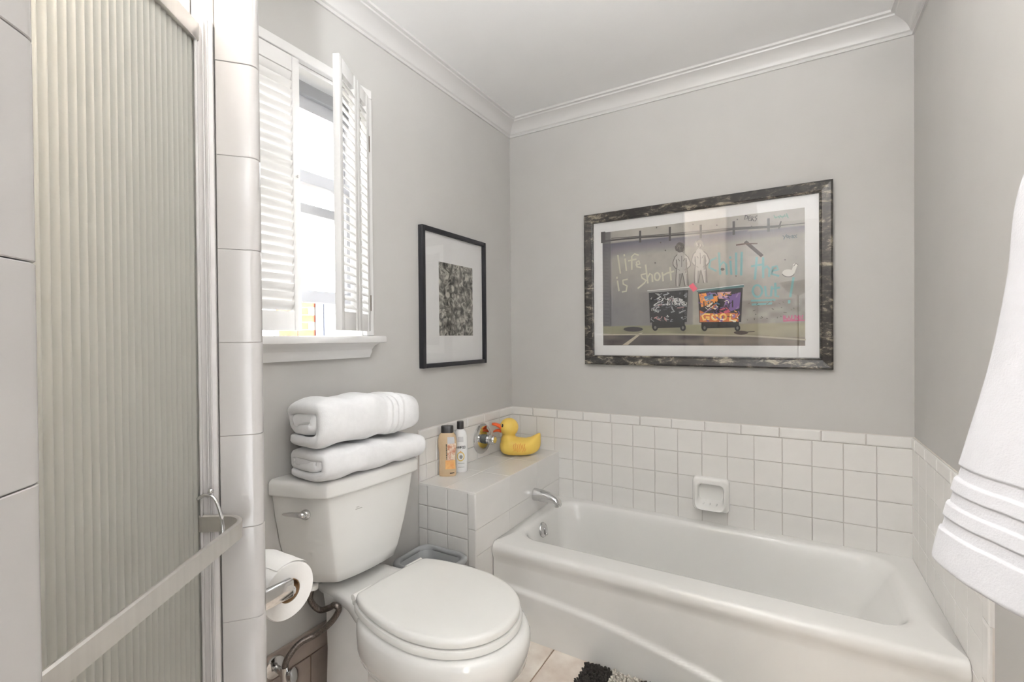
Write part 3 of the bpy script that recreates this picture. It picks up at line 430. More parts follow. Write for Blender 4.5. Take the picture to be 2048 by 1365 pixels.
ART=[('s',(62,58,56),9,[(4,920),(54,925),(214,920),(377,908),(538,900),(696,900),(848,886),(898,884)]),('s',(62,58,56),4,[(54,941),(377,921),(696,911),(898,889),(999,887)]),('s',(62,58,56),11,[(219,971),(219,884)]),('s',(62,58,56),11,[(380,972),(380,871)]),('s',(62,58,56),11,[(537,959),(537,865)]),('s',(62,58,56),11,[(694,955),(694,863)]),('s',(62,58,56),11,[(849,946),(849,860)]),('s',(62,58,56),6,[(893,869),(902,917)]),('s',(62,58,56),26,[(4,992),(4,926)]),('s',(204,202,182),9,[(91,784),(105,631)]),('s',(204,202,182),9,[(133,748),(140,651)]),('s',(204,202,182),9,[(128,786),(129,778)]),('s',(204,202,182),9,[(207,773),(187,785),(171,765),(171,657)]),('s',(204,202,182),9,[(153,731),(194,738)]),('s',(204,202,182),9,[(196,690),(217,695),(210,723),(198,714),(200,673),(220,664)]),('s',(204,202,182),9,[(88,562),(96,479)]),('s',(204,202,182),9,[(85,596),(85,587)]),('s',(204,202,182),9,[(144,572),(119,566),(121,534),(143,515),(138,470),(117,466)]),('s',(204,202,182),9,[(251,610),(223,601),(229,573),(251,551),(240,528),(206,490)]),('s',(204,202,182),9,[(249,680),(260,530)]),('s',(204,202,182),9,[(259,575),(272,608),(284,593),(286,540)]),('s',(204,202,182),9,[(326,575),(324,561),(320,551),(314,545),(308,546),(302,553),(298,564),(297,578),(298,592),(302,602),(308,608),(315,607),(320,600),(324,589),(326,575)]),('s',(204,202,182),9,[(339,605),(343,539)]),('s',(204,202,182),9,[(341,581),(362,599)]),('s',(204,202,182),9,[(380,642),(385,542)]),('s',(204,202,182),9,[(369,601),(398,610)]),('s',(122,172,174),10,[(609,689),(582,673),(577,619),(609,590)]),('s',(122,172,174),10,[(624,726),(630,563)]),('s',(122,172,174),10,[(628,625),(645,655),(658,633),(661,559)]),('s',(122,172,174),10,[(678,654),(682,556)]),('s',(122,172,174),10,[(677,687),(678,680)]),('s',(122,172,174),10,[(704,713),(704,553)]),('s',(122,172,174),10,[(730,714),(727,546)]),('s',(122,172,174),10,[(797,665),(789,507)]),('s',(122,172,174),10,[(776,604),(822,612)]),('s',(122,172,174),10,[(825,659),(825,515)]),('s',(122,172,174),10,[(825,574),(841,597),(853,572),(851,521)]),('s',(122,172,174),10,[(863,557),(890,565),(883,592),(866,587),(862,536),(890,519)]),('s',(122,172,174),10,[(820,411),(818,392),(812,377),(804,369),(795,370),(786,379),(781,396),(778,415),(781,435),(786,450),(795,458),(804,457),(812,447),(818,431),(820,411)]),('s',(122,172,174),10,[(833,443),(837,372),(858,370),(862,440)]),('s',(122,172,174),10,[(877,462),(878,368),(889,367)]),('s',(122,172,174),10,[(865,426),(893,430)]),('s',(122,172,174),10,[(953,495),(940,363)]),('s',(122,172,174),10,[(935,329),(935,317)]),('s',(122,172,174),10,[(774,342),(873,342)]),('s',(122,172,174),10,[(778,313),(859,316)]),('s',(40,38,38),4,[(747,996),(744,965),(755,968),(757,989),(747,996)]),('s',(40,38,38),4,[(770,987),(760,984),(761,955),(772,955)]),('s',(40,38,38),4,[(761,972),(770,972)]),('s',(40,38,38),4,[(775,950),(777,985),(785,974),(777,966),(786,945)]),('s',(40,38,38),4,[(799,982),(789,975),(798,959),(791,944)]),('s',(96,140,120),4,[(873,968),(880,948),(892,959),(896,945)]),('s',(96,140,120),4,[(898,965),(909,942),(918,965)]),('s',(96,140,120),4,[(925,971),(932,939)]),('s',(96,140,120),4,[(875,954),(928,954)]),('s',(50,72,80),4,[(910,812),(917,799),(925,816)]),('s',(50,72,80),4,[(917,799),(914,786)]),('s',(50,72,80),4,[(935,801),(933,795),(930,793),(927,796),(926,802),(927,808),(930,809),(933,807),(935,801)]),('s',(50,72,80),4,[(938,788),(939,807),(946,789),(947,807)]),('s',(50,72,80),4,[(951,807),(951,788)]),('s',(50,72,80),4,[(959,807),(951,797),(960,787)]),('s',(50,72,80),4,[(967,808),(961,800),(967,790)]),('s',(196,92,130),6,[(913,192),(912,223),(922,217),(916,208),(924,196)]),('s',(196,92,130),6,[(929,191),(934,222),(939,193)]),('s',(196,92,130),6,[(946,221),(945,192),(954,192)]),('s',(196,92,130),6,[(959,220),(959,192),(969,205),(959,220)]),('s',(196,92,130),6,[(974,218),(974,191)]),('s',(196,92,130),6,[(980,191),(981,218),(989,192),(990,219)]),('s',(196,92,130),6,[(912,183),(996,185)]),('s',(58,44,38),16,[(750,790),(817,681)]),('s',(84,62,50),7,[(707,776),(750,780),(798,773)]),('p',(190,186,180),0,[(413,600),(442,594),(436,538),(429,487),(411,486),(410,535)]),('p',(190,186,180),0,[(442,594),(469,596),(470,541),(473,487),(457,486),(451,537)]),('p',(190,186,180),0,[(424,763),(445,760),(459,737),(469,710),(465,650),(470,591),(442,586),(412,595),(417,656),(411,715),(415,741)]),('p',(190,186,180),0,[(459,740),(473,717),(486,670),(485,647),(470,624),(462,632),(473,659),(465,695)]),('p',(190,186,180),0,[(417,746),(405,728),(395,683),(397,659),(410,632),(418,641),(409,668),(413,703)]),('p',(147,142,137),0,[(458,714),(468,710),(465,650),(469,592),(457,590),(456,651)]),('p',(147,142,137),0,[(462,584),(469,586),(472,489),(465,488)]),('p',(147,142,137),0,[(426,588),(438,587),(430,488),(422,487)]),('s',(104,98,94),4,[(417,744),(405,726),(395,683),(397,659),(410,632)]),('s',(104,98,94),5,[(459,740),(473,717),(486,670),(485,647),(470,624)]),('s',(104,98,94),4,[(413,703),(417,656),(412,595),(410,535),(411,487)]),('s',(104,98,94),5,[(465,695),(465,650),(470,591),(473,487)]),('s',(104,98,94),4,[(442,589),(436,538),(429,487)]),('s',(104,98,94),4,[(444,589),(451,537),(457,486)]),('s',(104,98,94),3,[(440,730),(441,691),(440,643)]),('s',(104,98,94),3,[(423,707),(430,691)]),('s',(104,98,94),3,[(456,707),(449,688)]),('s',(104,98,94),2,[(420,625),(430,614)]),('s',(104,98,94),2,[(464,624),(454,613)]),('p',(84,76,72),0,[(455,795),(455,783),(453,776),(445,762),(439,764),(432,760),(424,764),(417,774),(411,776),(408,790),(406,803),(407,816),(413,821),(416,833),(424,843),(432,844),(440,839),(447,833),(455,815),(453,806)]),('s',(104,98,94),3,[(446,805),(447,796)]),('s',(140,132,124),3,[(420,806),(417,794)]),('s',(104,98,94),3,[(414,823),(417,805)]),('s',(140,132,124),3,[(446,828),(449,821)]),('s',(104,98,94),3,[(447,827),(452,814)]),('s',(140,132,124),3,[(430,818),(435,805)]),('s',(104,98,94),3,[(431,792),(436,773)]),('s',(140,132,124),3,[(449,784),(448,777)]),('s',(104,98,94),3,[(427,775),(433,768)]),('s',(140,132,124),3,[(427,811),(430,801)]),('s',(104,98,94),3,[(449,824),(449,806)]),('s',(140,132,124),3,[(430,792),(431,786)]),('s',(104,98,94),3,[(437,783),(438,775)]),('s',(140,132,124),3,[(452,791),(449,774)]),('s',(104,98,94),3,[(442,813),(442,802)]),('s',(140,132,124),3,[(422,825),(423,811)]),('p',(198,194,188),0,[(507,614),(536,607),(530,553),(523,502),(506,501),(505,549)]),('p',(198,194,188),0,[(536,607),(562,609),(563,555),(566,502),(550,502),(544,551)]),('p',(198,194,188),0,[(519,773),(539,770),(552,748),(561,721),(558,662),(563,604),(536,600),(507,609),(511,668),(506,726),(510,752)]),('p',(198,194,188),0,[(552,750),(566,728),(578,681),(577,659),(563,636),(555,645),(566,671),(558,707)]),('p',(198,194,188),0,[(512,757),(500,738),(491,694),(492,671),(505,644),(513,653),(504,680),(508,714)]),('p',(155,150,145),0,[(551,725),(561,721),(557,662),(562,605),(550,603),(549,663)]),('p',(155,150,145),0,[(555,597),(562,599),(565,504),(558,503)]),('p',(155,150,145),0,[(521,602),(532,600),(525,503),(517,503)]),('s',(112,106,102),4,[(512,754),(500,737),(491,694),(492,671),(505,644)]),('s',(112,106,102),5,[(552,750),(566,728),(578,681),(577,659),(563,636)]),('s',(112,106,102),4,[(508,714),(511,668),(507,609),(505,549),(506,503)]),('s',(112,106,102),5,[(558,707),(558,662),(563,604),(566,502)]),('s',(112,106,102),4,[(536,602),(530,553),(523,502)]),('s',(112,106,102),4,[(537,602),(544,551),(550,502)]),('s',(112,106,102),3,[(533,741),(535,703),(534,655)]),('s',(112,106,102),3,[(518,718),(524,702)]),('s',(112,106,102),3,[(549,718),(543,699)]),('s',(112,106,102),2,[(515,638),(524,626)]),('s',(112,106,102),2,[(557,637),(547,626)]),('p',(160,154,148),0,[(550,804),(547,791),(543,783),(542,779),(534,769),(526,772),(519,774),(511,784),(509,792),(504,799),(502,813),(505,825),(509,832),(512,844),(519,841),(527,843),(533,847),(539,841),(548,823),(548,816)]),('s',(112,106,102),3,[(539,807),(545,799)]),('s',(206,202,196),3,[(520,821),(521,804)]),('s',(112,106,102),3,[(528,802),(522,791)]),('s',(206,202,196),3,[(534,809),(534,793)]),('s',(112,106,102),3,[(516,804),(518,798)]),('s',(206,202,196),3,[(519,820),(520,803)]),('s',(112,106,102),3,[(541,802),(542,794)]),('s',(206,202,196),3,[(524,778),(531,770)]),('s',(112,106,102),3,[(521,846),(517,834)]),('s',(206,202,196),3,[(538,805),(540,792)]),('s',(112,106,102),3,[(528,824),(526,808)]),('s',(206,202,196),3,[(515,825),(514,808)]),('s',(112,106,102),3,[(521,818),(525,808)]),('s',(206,202,196),3,[(518,807),(517,798)]),('s',(112,106,102),3,[(540,796),(535,782)]),('s',(206,202,196),3,[(545,804),(549,792)]),('p',(214,212,204),0,[(956,531),(954,519),(947,511),(937,507),(926,508),(916,514),(909,525),(906,537),(909,549),(916,558),(926,562),(937,560),(947,554),(954,543),(956,531)]),('s',(214,212,204),16,[(951,541),(958,570),(959,586)]),('p',(220,218,210),0,[(971,587),(969,580),(964,576),(959,577),(954,582),(952,590),(954,597),(959,601),(964,600),(969,595),(971,587)]),('s',(70,66,64),3,[(955,522),(953,518),(950,514),(947,511),(944,509),(940,507),(936,506),(931,507),(927,507),(923,509),(919,512),(915,515),(912,519),(910,523),(908,528)]),('s',(70,66,64),3,[(954,582),(964,601),(972,588)]),('p',(38,38,42),0,[(265,455),(473,450),(465,191),(271,193)]),('p',(34,32,34),0,[(282,198),(454,197),(454,148),(281,145)]),('p',(150,150,148),0,[(258,469),(480,478),(480,452),(258,445)]),('s',(226,226,222),4,[(259,463),(478,473)]),('p',(28,26,28),0,[(314,151),(313,138),(308,128),(302,123),(295,123),(289,129),(285,139),(283,152),(285,164),(289,174),(295,180),(302,179),(308,174),(313,163),(314,151)]),('p',(120,118,114),0,[(306,151),(304,142),(299,138),(294,142),(292,152),(294,161),(299,164),(304,160),(306,151)]),('p',(28,26,28),0,[(460,145),(459,133),(455,124),(449,118),(442,119),(436,124),(432,134),(431,147),(432,159),(436,168),(442,174),(449,173),(455,168),(459,158),(460,145)]),('p',(120,118,114),0,[(452,146),(450,137),(445,133),(441,137),(439,146),(441,155),(445,159),(450,155),(452,146)]),('p',(44,40,46),0,[(522,438),(734,446),(726,182),(528,182)]),('p',(34,32,34),0,[(538,187),(716,187),(716,141),(538,136)]),('p',(84,122,124),0,[(516,451),(739,472),(739,448),(516,428)]),('s',(226,226,222),4,[(518,446),(738,468)]),('p',(28,26,28),0,[(567,142),(566,130),(562,120),(556,115),(550,115),(544,121),(541,131),(539,143),(541,155),(544,164),(550,169),(556,169),(562,163),(566,154),(567,142)]),('p',(120,118,114),0,[(559,142),(558,133),(553,130),(549,133),(547,142),(549,151),(553,155),(558,151),(559,142)]),('p',(28,26,28),0,[(722,136),(721,125),(717,115),(712,110),(706,111),(701,116),(697,125),(696,137),(697,149),(701,158),(706,163),(712,162),(717,157),(721,148),(722,136)]),('p',(120,118,114),0,[(715,136),(713,128),(709,124),(705,128),(703,137),(705,145),(709,149),(713,145),(715,136)]),('s',(232,96,120),26,[(492,481),(503,457)]),('s',(214,214,212),7,[(333,370),(343,393),(330,339),(360,342)]),('s',(214,214,212),7,[(368,390),(367,336)]),('s',(214,214,212),7,[(377,338),(378,383),(393,339),(395,388)]),('s',(214,214,212),7,[(418,386),(403,385),(405,338),(421,342)]),('s',(214,214,212),7,[(405,362),(418,366)]),('s',(214,214,212),7,[(428,334),(428,385),(444,374),(429,357),(447,330)]),('s',(214,214,212),3,[(324,416),(319,431),(300,437),(318,422)]),('s',(120,120,128),4,[(376,351),(388,337),(378,319),(357,315)]),('s',(196,150,150),6,[(316,368),(321,357),(337,340),(319,337)]),('s',(120,120,128),6,[(326,382),(316,364),(330,344),(345,364)]),('s',(120,120,128),3,[(410,360),(421,371),(418,380),(416,392)]),('s',(214,214,212),4,[(294,333),(317,331),(323,322),(307,316)]),('s',(120,120,128),3,[(447,282),(445,296),(442,292),(448,304)]),('s',(214,214,212),3,[(434,266),(425,264),(440,278),(458,286)]),('s',(170,172,176),6,[(346,419),(367,426),(374,432),(366,436)]),('s',(196,150,150),6,[(356,216),(361,202),(352,216),(350,231)]),('s',(214,214,212),4,[(456,352),(435,372),(421,361),(415,371)]),('s',(214,214,212),6,[(459,330),(447,349),(428,364),(436,378)]),('s',(196,150,150),3,[(371,378),(392,391),(394,380),(390,360)]),('s',(214,214,212),3,[(325,343),(304,348),(293,332),(308,331)]),('s',(214,214,212),6,[(327,383),(314,395),(331,409),(311,392)]),('s',(170,172,176),4,[(355,226),(361,213),(372,213),(354,226)]),('s',(120,120,128),4,[(335,328),(352,335),(349,347),(362,333)]),('s',(120,120,128),6,[(455,411),(465,391),(465,410),(465,425)]),('s',(170,172,176),3,[(437,229),(445,230),(444,234),(439,222)]),('s',(170,172,176),3,[(281,236),(276,223),(289,206),(291,204)]),('s',(214,214,212),4,[(404,356),(421,343),(419,342),(399,363)]),('s',(120,120,128),3,[(384,375),(396,393),(377,378),(395,385)]),('s',(214,214,212),3,[(295,314),(290,302),(281,314),(281,294)]),('s',(170,172,176),6,[(301,295),(318,293),(315,279),(327,296)]),('s',(196,150,150),4,[(336,242),(332,230),(318,215),(303,230)]),('s',(196,150,150),6,[(328,210),(306,225),(312,241),(295,230)]),('s',(120,120,128),6,[(294,385),(309,389),(321,368),(326,360)]),('s',(170,172,176),4,[(447,321),(464,328),(465,316),(465,318)]),('s',(120,120,128),3,[(422,347),(429,362),(411,378),(424,390)]),('s',(120,120,128),3,[(386,353),(392,369),(387,351),(374,346)]),('s',(170,172,176),3,[(336,434),(315,417),(329,403),(343,383)]),('s',(170,172,176),6,[(388,319),(391,300),(402,280),(386,275)]),('s',(120,120,128),3,[(425,278),(439,269),(455,279),(455,291)]),('s',(196,150,150),4,[(417,307),(418,309),(431,308),(451,314)]),('p',(206,112,62),0,[(530,283),(561,256),(711,253),(715,186),(530,188)]),('p',(238,150,70),0,[(526,415),(561,418),(576,379),(615,394),(618,345),(538,307)]),('p',(96,140,180),0,[(550,388),(592,409),(599,371),(561,354)]),('p',(122,92,152),0,[(659,390),(725,411),(718,288),(678,267),(652,330)]),('p',(216,170,178),0,[(615,419),(682,419),(659,366),(622,369)]),('p',(196,84,110),0,[(618,277),(659,305),(678,261),(637,245)]),('s',(246,206,120),9,[(549,206),(542,238),(553,252),(576,248)]),('s',(246,206,120),9,[(549,206),(576,211),(575,226),(563,227)]),('s',(246,206,120),9,[(617,224),(614,211),(607,203),(599,204),(592,212),(589,225),(592,238),(599,246),(607,246),(614,237),(617,224)]),('s',(246,206,120),9,[(656,224),(654,211),(647,204),(639,204),(632,212),(629,226),(632,238),(639,246),(647,246),(654,237),(656,224)]),('s',(246,206,120),9,[(678,242),(674,194),(703,197)]),('s',(40,28,36),6,[(552,297),(550,353),(567,339),(566,306),(552,297)]),('s',(40,28,36),6,[(573,348),(575,305),(586,305),(586,350)]),('s',(40,28,36),6,[(592,300),(593,349),(601,324),(608,350),(610,301)]),('s',(40,28,36),6,[(616,298),(618,350),(628,337),(618,323)]),('s',(40,28,36),6,[(645,320),(644,306),(641,297),(636,298),(633,307),(632,321),(633,336),(636,345),(641,344),(644,335),(645,320)]),('s',(40,28,36),6,[(650,298),(650,345),(662,300),(662,349)]),('s',(40,28,36),6,[(670,299),(671,348),(681,337),(671,323)]),('s',(40,28,36),6,[(687,347),(687,300)]),('s',(40,28,36),6,[(569,269),(650,274)]),('s',(40,28,36),6,[(576,261),(592,280),(607,259),(622,278),(644,262)]),('s',(60,40,60),4,[(644,356),(651,351)]),('s',(236,226,210),4,[(602,208),(589,228)]),('s',(122,92,152),4,[(713,195),(717,203)]),('s',(250,180,90),4,[(551,362),(557,363)]),('s',(250,180,90),4,[(647,396),(631,413)]),('s',(122,92,152),4,[(543,332),(524,345)]),('s',(122,92,152),4,[(673,364),(658,375)]),('s',(250,180,90),4,[(696,269),(705,261)]),('s',(236,226,210),4,[(709,218),(712,209)]),('s',(60,40,60),4,[(668,290),(656,276)]),('s',(250,180,90),4,[(625,397),(612,381)]),('s',(122,92,152),4,[(630,296),(644,302)]),('s',(236,226,210),3,[(605,321),(588,306),(570,286),(558,302)]),('s',(150,120,170),5,[(576,415),(591,412),(605,413),(614,395)]),('s',(150,120,170),7,[(690,226),(693,243),(698,225),(691,219)]),('s',(44,40,46),3,[(670,230),(660,227),(671,223),(681,223)]),('s',(44,40,46),3,[(698,213),(712,206),(719,201),(719,187)]),('s',(122,92,152),7,[(566,408),(566,393),(574,413),(581,420)]),('s',(236,226,210),7,[(591,304),(605,288),(617,306),(607,317)]),('s',(150,120,170),7,[(713,401),(719,407),(711,397),(705,377)]),('s',(60,40,60),7,[(646,403),(643,382),(652,365),(645,357)]),('s',(150,120,170),5,[(664,339),(654,340),(652,320),(646,302)]),('s',(44,40,46),3,[(673,362),(665,381),(661,376),(668,370)]),('s',(240,170,90),7,[(706,237),(710,228),(719,238),(709,232)]),('s',(206,112,62),7,[(597,315),(614,328),(605,314),(591,294)]),('s',(122,92,152),7,[(642,378),(651,370),(668,351),(677,339)]),('s',(122,92,152),3,[(571,409),(565,418),(583,411),(578,390)]),('s',(110,150,180),3,[(541,408),(530,389),(546,380),(537,362)]),('s',(236,226,210),3,[(690,234),(686,230),(686,238),(684,242)]),('s',(240,170,90),3,[(566,338),(559,345),(572,324),(579,329)]),('s',(110,150,180),3,[(568,340),(586,352),(569,367),(581,356)]),('s',(122,92,152),5,[(709,233),(719,247),(719,242),(714,263)]),('s',(110,150,180),3,[(537,246),(546,249),(532,259),(534,241)]),('s',(150,120,170),3,[(713,291),(702,287),(706,282),(713,302)]),('s',(122,92,152),7,[(682,377),(666,392),(658,396),(651,390)]),('s',(122,92,152),5,[(598,266),(599,246),(615,256),(609,254)]),('s',(122,92,152),7,[(640,225),(639,210),(624,206),(613,221)]),('s',(122,92,152),5,[(689,290),(683,271),(691,291),(702,305)]),('s',(236,226,210),3,[(650,346),(663,354),(668,342),(669,331)]),('s',(240,170,90),5,[(587,324),(568,324),(581,307),(566,312)]),('s',(240,170,90),3,[(680,400),(669,393),(658,408),(666,397)]),('s',(60,40,60),7,[(534,420),(530,419),(530,425),(535,417)]),('s',(44,40,46),7,[(662,395),(647,412),(663,394),(680,391)]),('s',(150,120,170),5,[(585,287),(571,281),(555,262),(542,250)]),('s',(236,226,210),7,[(644,201),(631,208),(630,191),(628,191)]),('s',(122,92,152),5,[(637,200),(629,197),(631,192),(638,191)]),('s',(122,92,152),5,[(562,206),(575,196),(577,194),(568,194)]),('s',(236,226,210),3,[(550,367),(565,360),(554,363),(571,371)]),('s',(60,40,60),7,[(694,405),(699,402),(690,410),(706,408)]),('s',(122,92,152),5,[(616,253),(608,272),(619,289),(602,312)]),('s',(240,170,90),5,[(661,399),(651,405),(651,389),(638,397)]),('s',(60,40,60),3,[(640,304),(656,306),(664,310),(649,316)]),('s',(206,112,62),5,[(549,397),(535,401),(530,383),(530,388)]),('s',(44,40,46),3,[(699,249),(710,255),(705,255),(691,256)]),('s',(60,40,60),7,[(641,275),(656,284),(650,305),(663,298)]),('s',(236,226,210),7,[(567,312),(581,317),(578,321),(591,337)]),('s',(110,150,180),7,[(614,335),(627,323),(617,331),(604,330)]),('s',(236,226,210),7,[(680,198),(695,188),(690,188),(699,188)]),('s',(150,152,158),3,[(426,330),(429,323),(442,321),(453,321),(459,318)]),('s',(214,214,212),3,[(280,389),(277,396),(277,398),(277,387),(282,404)]),('s',(38,38,42),4,[(321,252),(307,249),(295,267),(285,257),(276,276)]),('s',(90,90,98),3,[(345,303),(347,296),(361,301),(366,314),(357,329)]),('s',(150,152,158),4,[(441,341),(431,350),(431,354),(417,343),(421,329)]),('s',(38,38,42),4,[(410,333),(420,317),(407,331),(396,333),(408,331)]),('s',(214,214,212),3,[(453,329),(465,337),(465,345),(465,351),(465,341)]),('s',(214,214,212),3,[(375,391),(389,402),(399,396),(386,408),(396,405)]),('s',(90,90,98),4,[(429,423),(429,417),(434,430),(426,431),(435,430)]),('s',(150,152,158),4,[(330,225),(313,229),(316,242),(316,227),(311,220)]),('s',(150,152,158),4,[(456,390),(465,395),(450,407),(457,407),(458,420)]),('s',(150,152,158),3,[(387,334),(395,338),(411,320),(420,334),(418,342)]),('s',(214,214,212),4,[(411,373),(409,356),(412,350),(418,351),(411,343)]),('s',(38,38,42),4,[(393,397),(393,409),(389,420),(383,416),(380,429)]),('s',(214,214,212),4,[(336,375),(334,368),(318,363),(303,350),(292,339)]),('s',(38,38,42),3,[(342,260),(358,275),(354,268),(351,257),(342,260)]),('s',(214,214,212),3,[(352,407),(351,390),(360,381),(374,382),(370,371)]),('s',(150,152,158),3,[(307,294),(308,284),(293,279),(304,295),(310,303)]),('s',(38,38,42),3,[(360,373),(349,362),(364,375),(378,357),(389,364)]),('s',(214,214,212),3,[(397,373),(405,365),(419,375),(403,382),(395,387)]),('s',(38,38,42),4,[(359,375),(346,373),(332,361),(325,347),(312,352)]),('s',(150,152,158),4,[(386,215),(392,216),(381,204),(394,200),(380,200)]),('s',(90,90,98),3,[(462,265),(463,254),(455,256),(456,272),(465,273)]),('s',(38,38,42),3,[(321,296),(324,278),(339,280),(337,275),(337,272)]),('s',(150,152,158),3,[(438,224),(447,214),(460,222),(465,233),(452,234)]),('s',(90,90,98),4,[(327,297),(315,301),(311,285),(296,286),(295,299)]),('s',(150,152,158),4,[(295,322),(282,308),(288,307),(295,318),(303,324)]),('s',(214,214,212),4,[(366,250),(373,237),(362,250),(369,234),(359,238)]),('s',(214,214,212),3,[(309,313),(300,303),(288,297),(302,289),(317,277)]),('s',(90,90,98),3,[(344,204),(332,219),(325,208),(330,204),(331,203)]),('s',(120,114,106),3,[(754,200),(756,193)]),('s',(96,90,84),4,[(790,237),(793,238)]),('s',(96,90,84),4,[(785,205),(786,196)]),('s',(120,114,106),4,[(909,325),(912,319)]),('s',(96,90,84),3,[(952,276),(956,271)]),('s',(120,114,106),4,[(945,264),(943,264)]),('s',(96,90,84),4,[(885,207),(886,207)]),('s',(96,90,84),4,[(913,246),(923,243)]),('s',(120,114,106),4,[(869,332),(864,334)]),('s',(96,90,84),4,[(839,205),(843,203)]),('s',(120,114,106),3,[(892,317),(897,309)]),('s',(120,114,106),3,[(848,323),(853,329)]),('s',(96,90,84),3,[(764,326),(760,321)]),('s',(120,114,106),4,[(887,212),(885,213)]),('s',(96,90,84),3,[(819,207),(811,209)]),('s',(96,90,84),4,[(902,215),(899,218)]),('s',(96,90,84),3,[(795,313),(800,319)]),('s',(96,90,84),4,[(869,271),(863,276)]),('s',(120,114,106),3,[(979,257),(979,256)]),('s',(96,90,84),3,[(901,281),(905,285)]),('s',(120,114,106),3,[(934,208),(933,214)]),('s',(96,90,84),3,[(789,270),(780,264)]),('s',(120,114,106),4,[(784,209),(788,207)]),('s',(96,90,84),4,[(816,219),(822,212)]),('s',(120,114,106),4,[(846,318),(839,311)]),('s',(96,90,84),4,[(807,301),(801,305)]),('p',(90,84,80),0,[(314,985),(312,980),(308,981),(306,987),(308,992),(312,991),(314,985)]),('p',(90,84,80),0,[(503,975),(501,970),(497,971),(495,977),(497,982),(501,981),(503,975)]),('p',(90,84,80),0,[(619,946),(617,941),(613,942),(611,948),(613,953),(617,952),(619,946)]),('p',(90,84,80),0,[(715,971),(713,966),(709,967),(707,973),(709,977),(713,977),(715,971)]),('p',(90,84,80),0,[(305,692),(303,686),(299,687),(297,693),(299,698),(303,698),(305,692)]),('p',(90,84,80),0,[(335,857),(333,852),(329,853),(327,859),(329,864),(333,863),(335,857)]),('p',(90,84,80),0,[(779,906),(777,901),(773,902),(772,908),(773,912),(777,912),(779,906)]),('p',(90,84,80),0,[(922,632),(920,628),(917,628),(915,633),(917,638),(920,638),(922,632)]),('p',(90,84,80),0,[(707,537),(705,532),(702,533),(700,538),(702,543),(705,543),(707,537)]),('p',(90,84,80),0,[(361,788),(358,782),(354,783),(352,789),(354,794),(358,794),(361,788)]),('p',(60,66,62),0,[(651,596),(648,588),(641,586),(634,590),(631,598),(634,606),(641,608),(648,604),(651,596)]),('p',(66,52,44),0,[(757,99),(753,91),(741,86),(725,84),(709,87),(697,93),(692,101),(697,108),(709,114),(725,115),(741,113),(753,107),(757,99)]),('s',(66,52,44),4,[(754,104),(785,108)]),('p',(196,186,166),0,[(211,106),(232,111),(145,2),(113,2)]),('s',(180,170,150),8,[(2,95),(376,94),(761,75),(999,44)]),('p',(60,54,56),0,[(233,138),(225,127),(205,120),(177,118),(149,122),(128,130),(121,141),(128,152),(149,159),(177,161),(205,157),(225,149),(233,138)])]

# ================================================================ BATHTUB
def rrect(x0, x1, y0, y1, r, z, n=8):
    o = []
    for cx, cy, a0 in ((x1-r, y1-r, 0), (x0+r, y1-r, 90), (x0+r, y0+r, 180), (x1-r, y0+r, 270)):
        for i in range(n+1):
            a = radians(a0+90*i/n); o.append(Vector((cx+r*cos(a), cy+r*sin(a), z)))
    return o
tx0, tx1, ty0, ty1 = XL+.001, W-.0085, -.697, -.0085
tub = root('bathtub', ((tx0+tx1)/2, (ty0+ty1)/2, 0), 'white enamel alcove bathtub along the tiled back wall', 'bathtub')
R = [(0, 0, .012, RIM-.08, .004), (0, 0, .0115, RIM-.066, .004), (0, 0, .005, RIM-.050, .004), (0, 0, .001, RIM-.038, .004), (0, 0, .0, RIM-.028, .004), (.0015, 0, .0015, RIM-.016, .006), (.007, 0, .007, RIM-.006, .010), (.016, 0, .016, RIM-.001, .014), (.028, 0, .028, RIM, .02)]
rings = []
for d, _, fy, zz, r in R: rings.append(rrect(tx0+min(d, .0008), tx1-min(d, .0003), ty0+d+(fy if d == 0 else 0), ty1-min(d, .0008), min(r, .006), zz))
for x0, x1, y0, y1, r, zz in ((.042, .062, .105, .036, .10, RIM), (.049, .072, .114, .043, .105, RIM-.001), (.056, .082, .121, .050, .11, RIM-.006), (.061, .092, .127, .056, .11, RIM-.016), (.066, .105, .132, .061, .11, RIM-.035), (.085, .17, .150, .080, .115, RIM-.15), (.105, .23, .165, .095, .12, RIM-.26), (.13, .27, .185, .115, .11, RIM-.295), (.18, .32, .22, .155, .1, RIM-.31)):
    rings.append(rrect(tx0+x0, tx1-x1, ty0+y0, ty1-y1, r, zz))
MB().loft(rings, cap0=False).out('basin', 'enamel', tub, auto=50)
v = []; f = []; nx, nz = 90, 46
for i in range(nx+1):
    x = tx0+.002+(tx1-tx0-.004)*i/nx
    zc_ = .192-.15*max(0, x-.35)**2
    for j in range(nz+1):
        zz = (RIM-.07)*j/nz; t = max(0, min(1, (zz-zc_)/.02+.5)); t = t*t*(3-2*t)
        v.append((x, -.698+.013*t, zz))
for i in range(nx):
    for j in range(nz): a = i*(nz+1)+j; f.append((a, a+nz+1, a+nz+2, a+1))
mk('apron', v, f, 'enamel', tub, smooth=True)
# overflow plate on the sloped end wall
Mo = Matrix.Translation((.3745, -.352, .306)) @ Matrix.Rotation(radians(80), 4, 'Y')
ov = MB().lathe([(.0, .012), (.02, .0118), (.031, .008), (.0345, .003), (.035, 0), (0, 0)][::-1], Mo, 28).out('overflow_plate', 'chrome', tub, auto=40)
MB().box((-.008, -.004, .009), (.022, .004, .02), Mo, ch=.002).ball(Mo @ Vector((.02, 0, .018)), .006, 10, 8).out('trip_lever', 'chrome', ov, smooth=True)

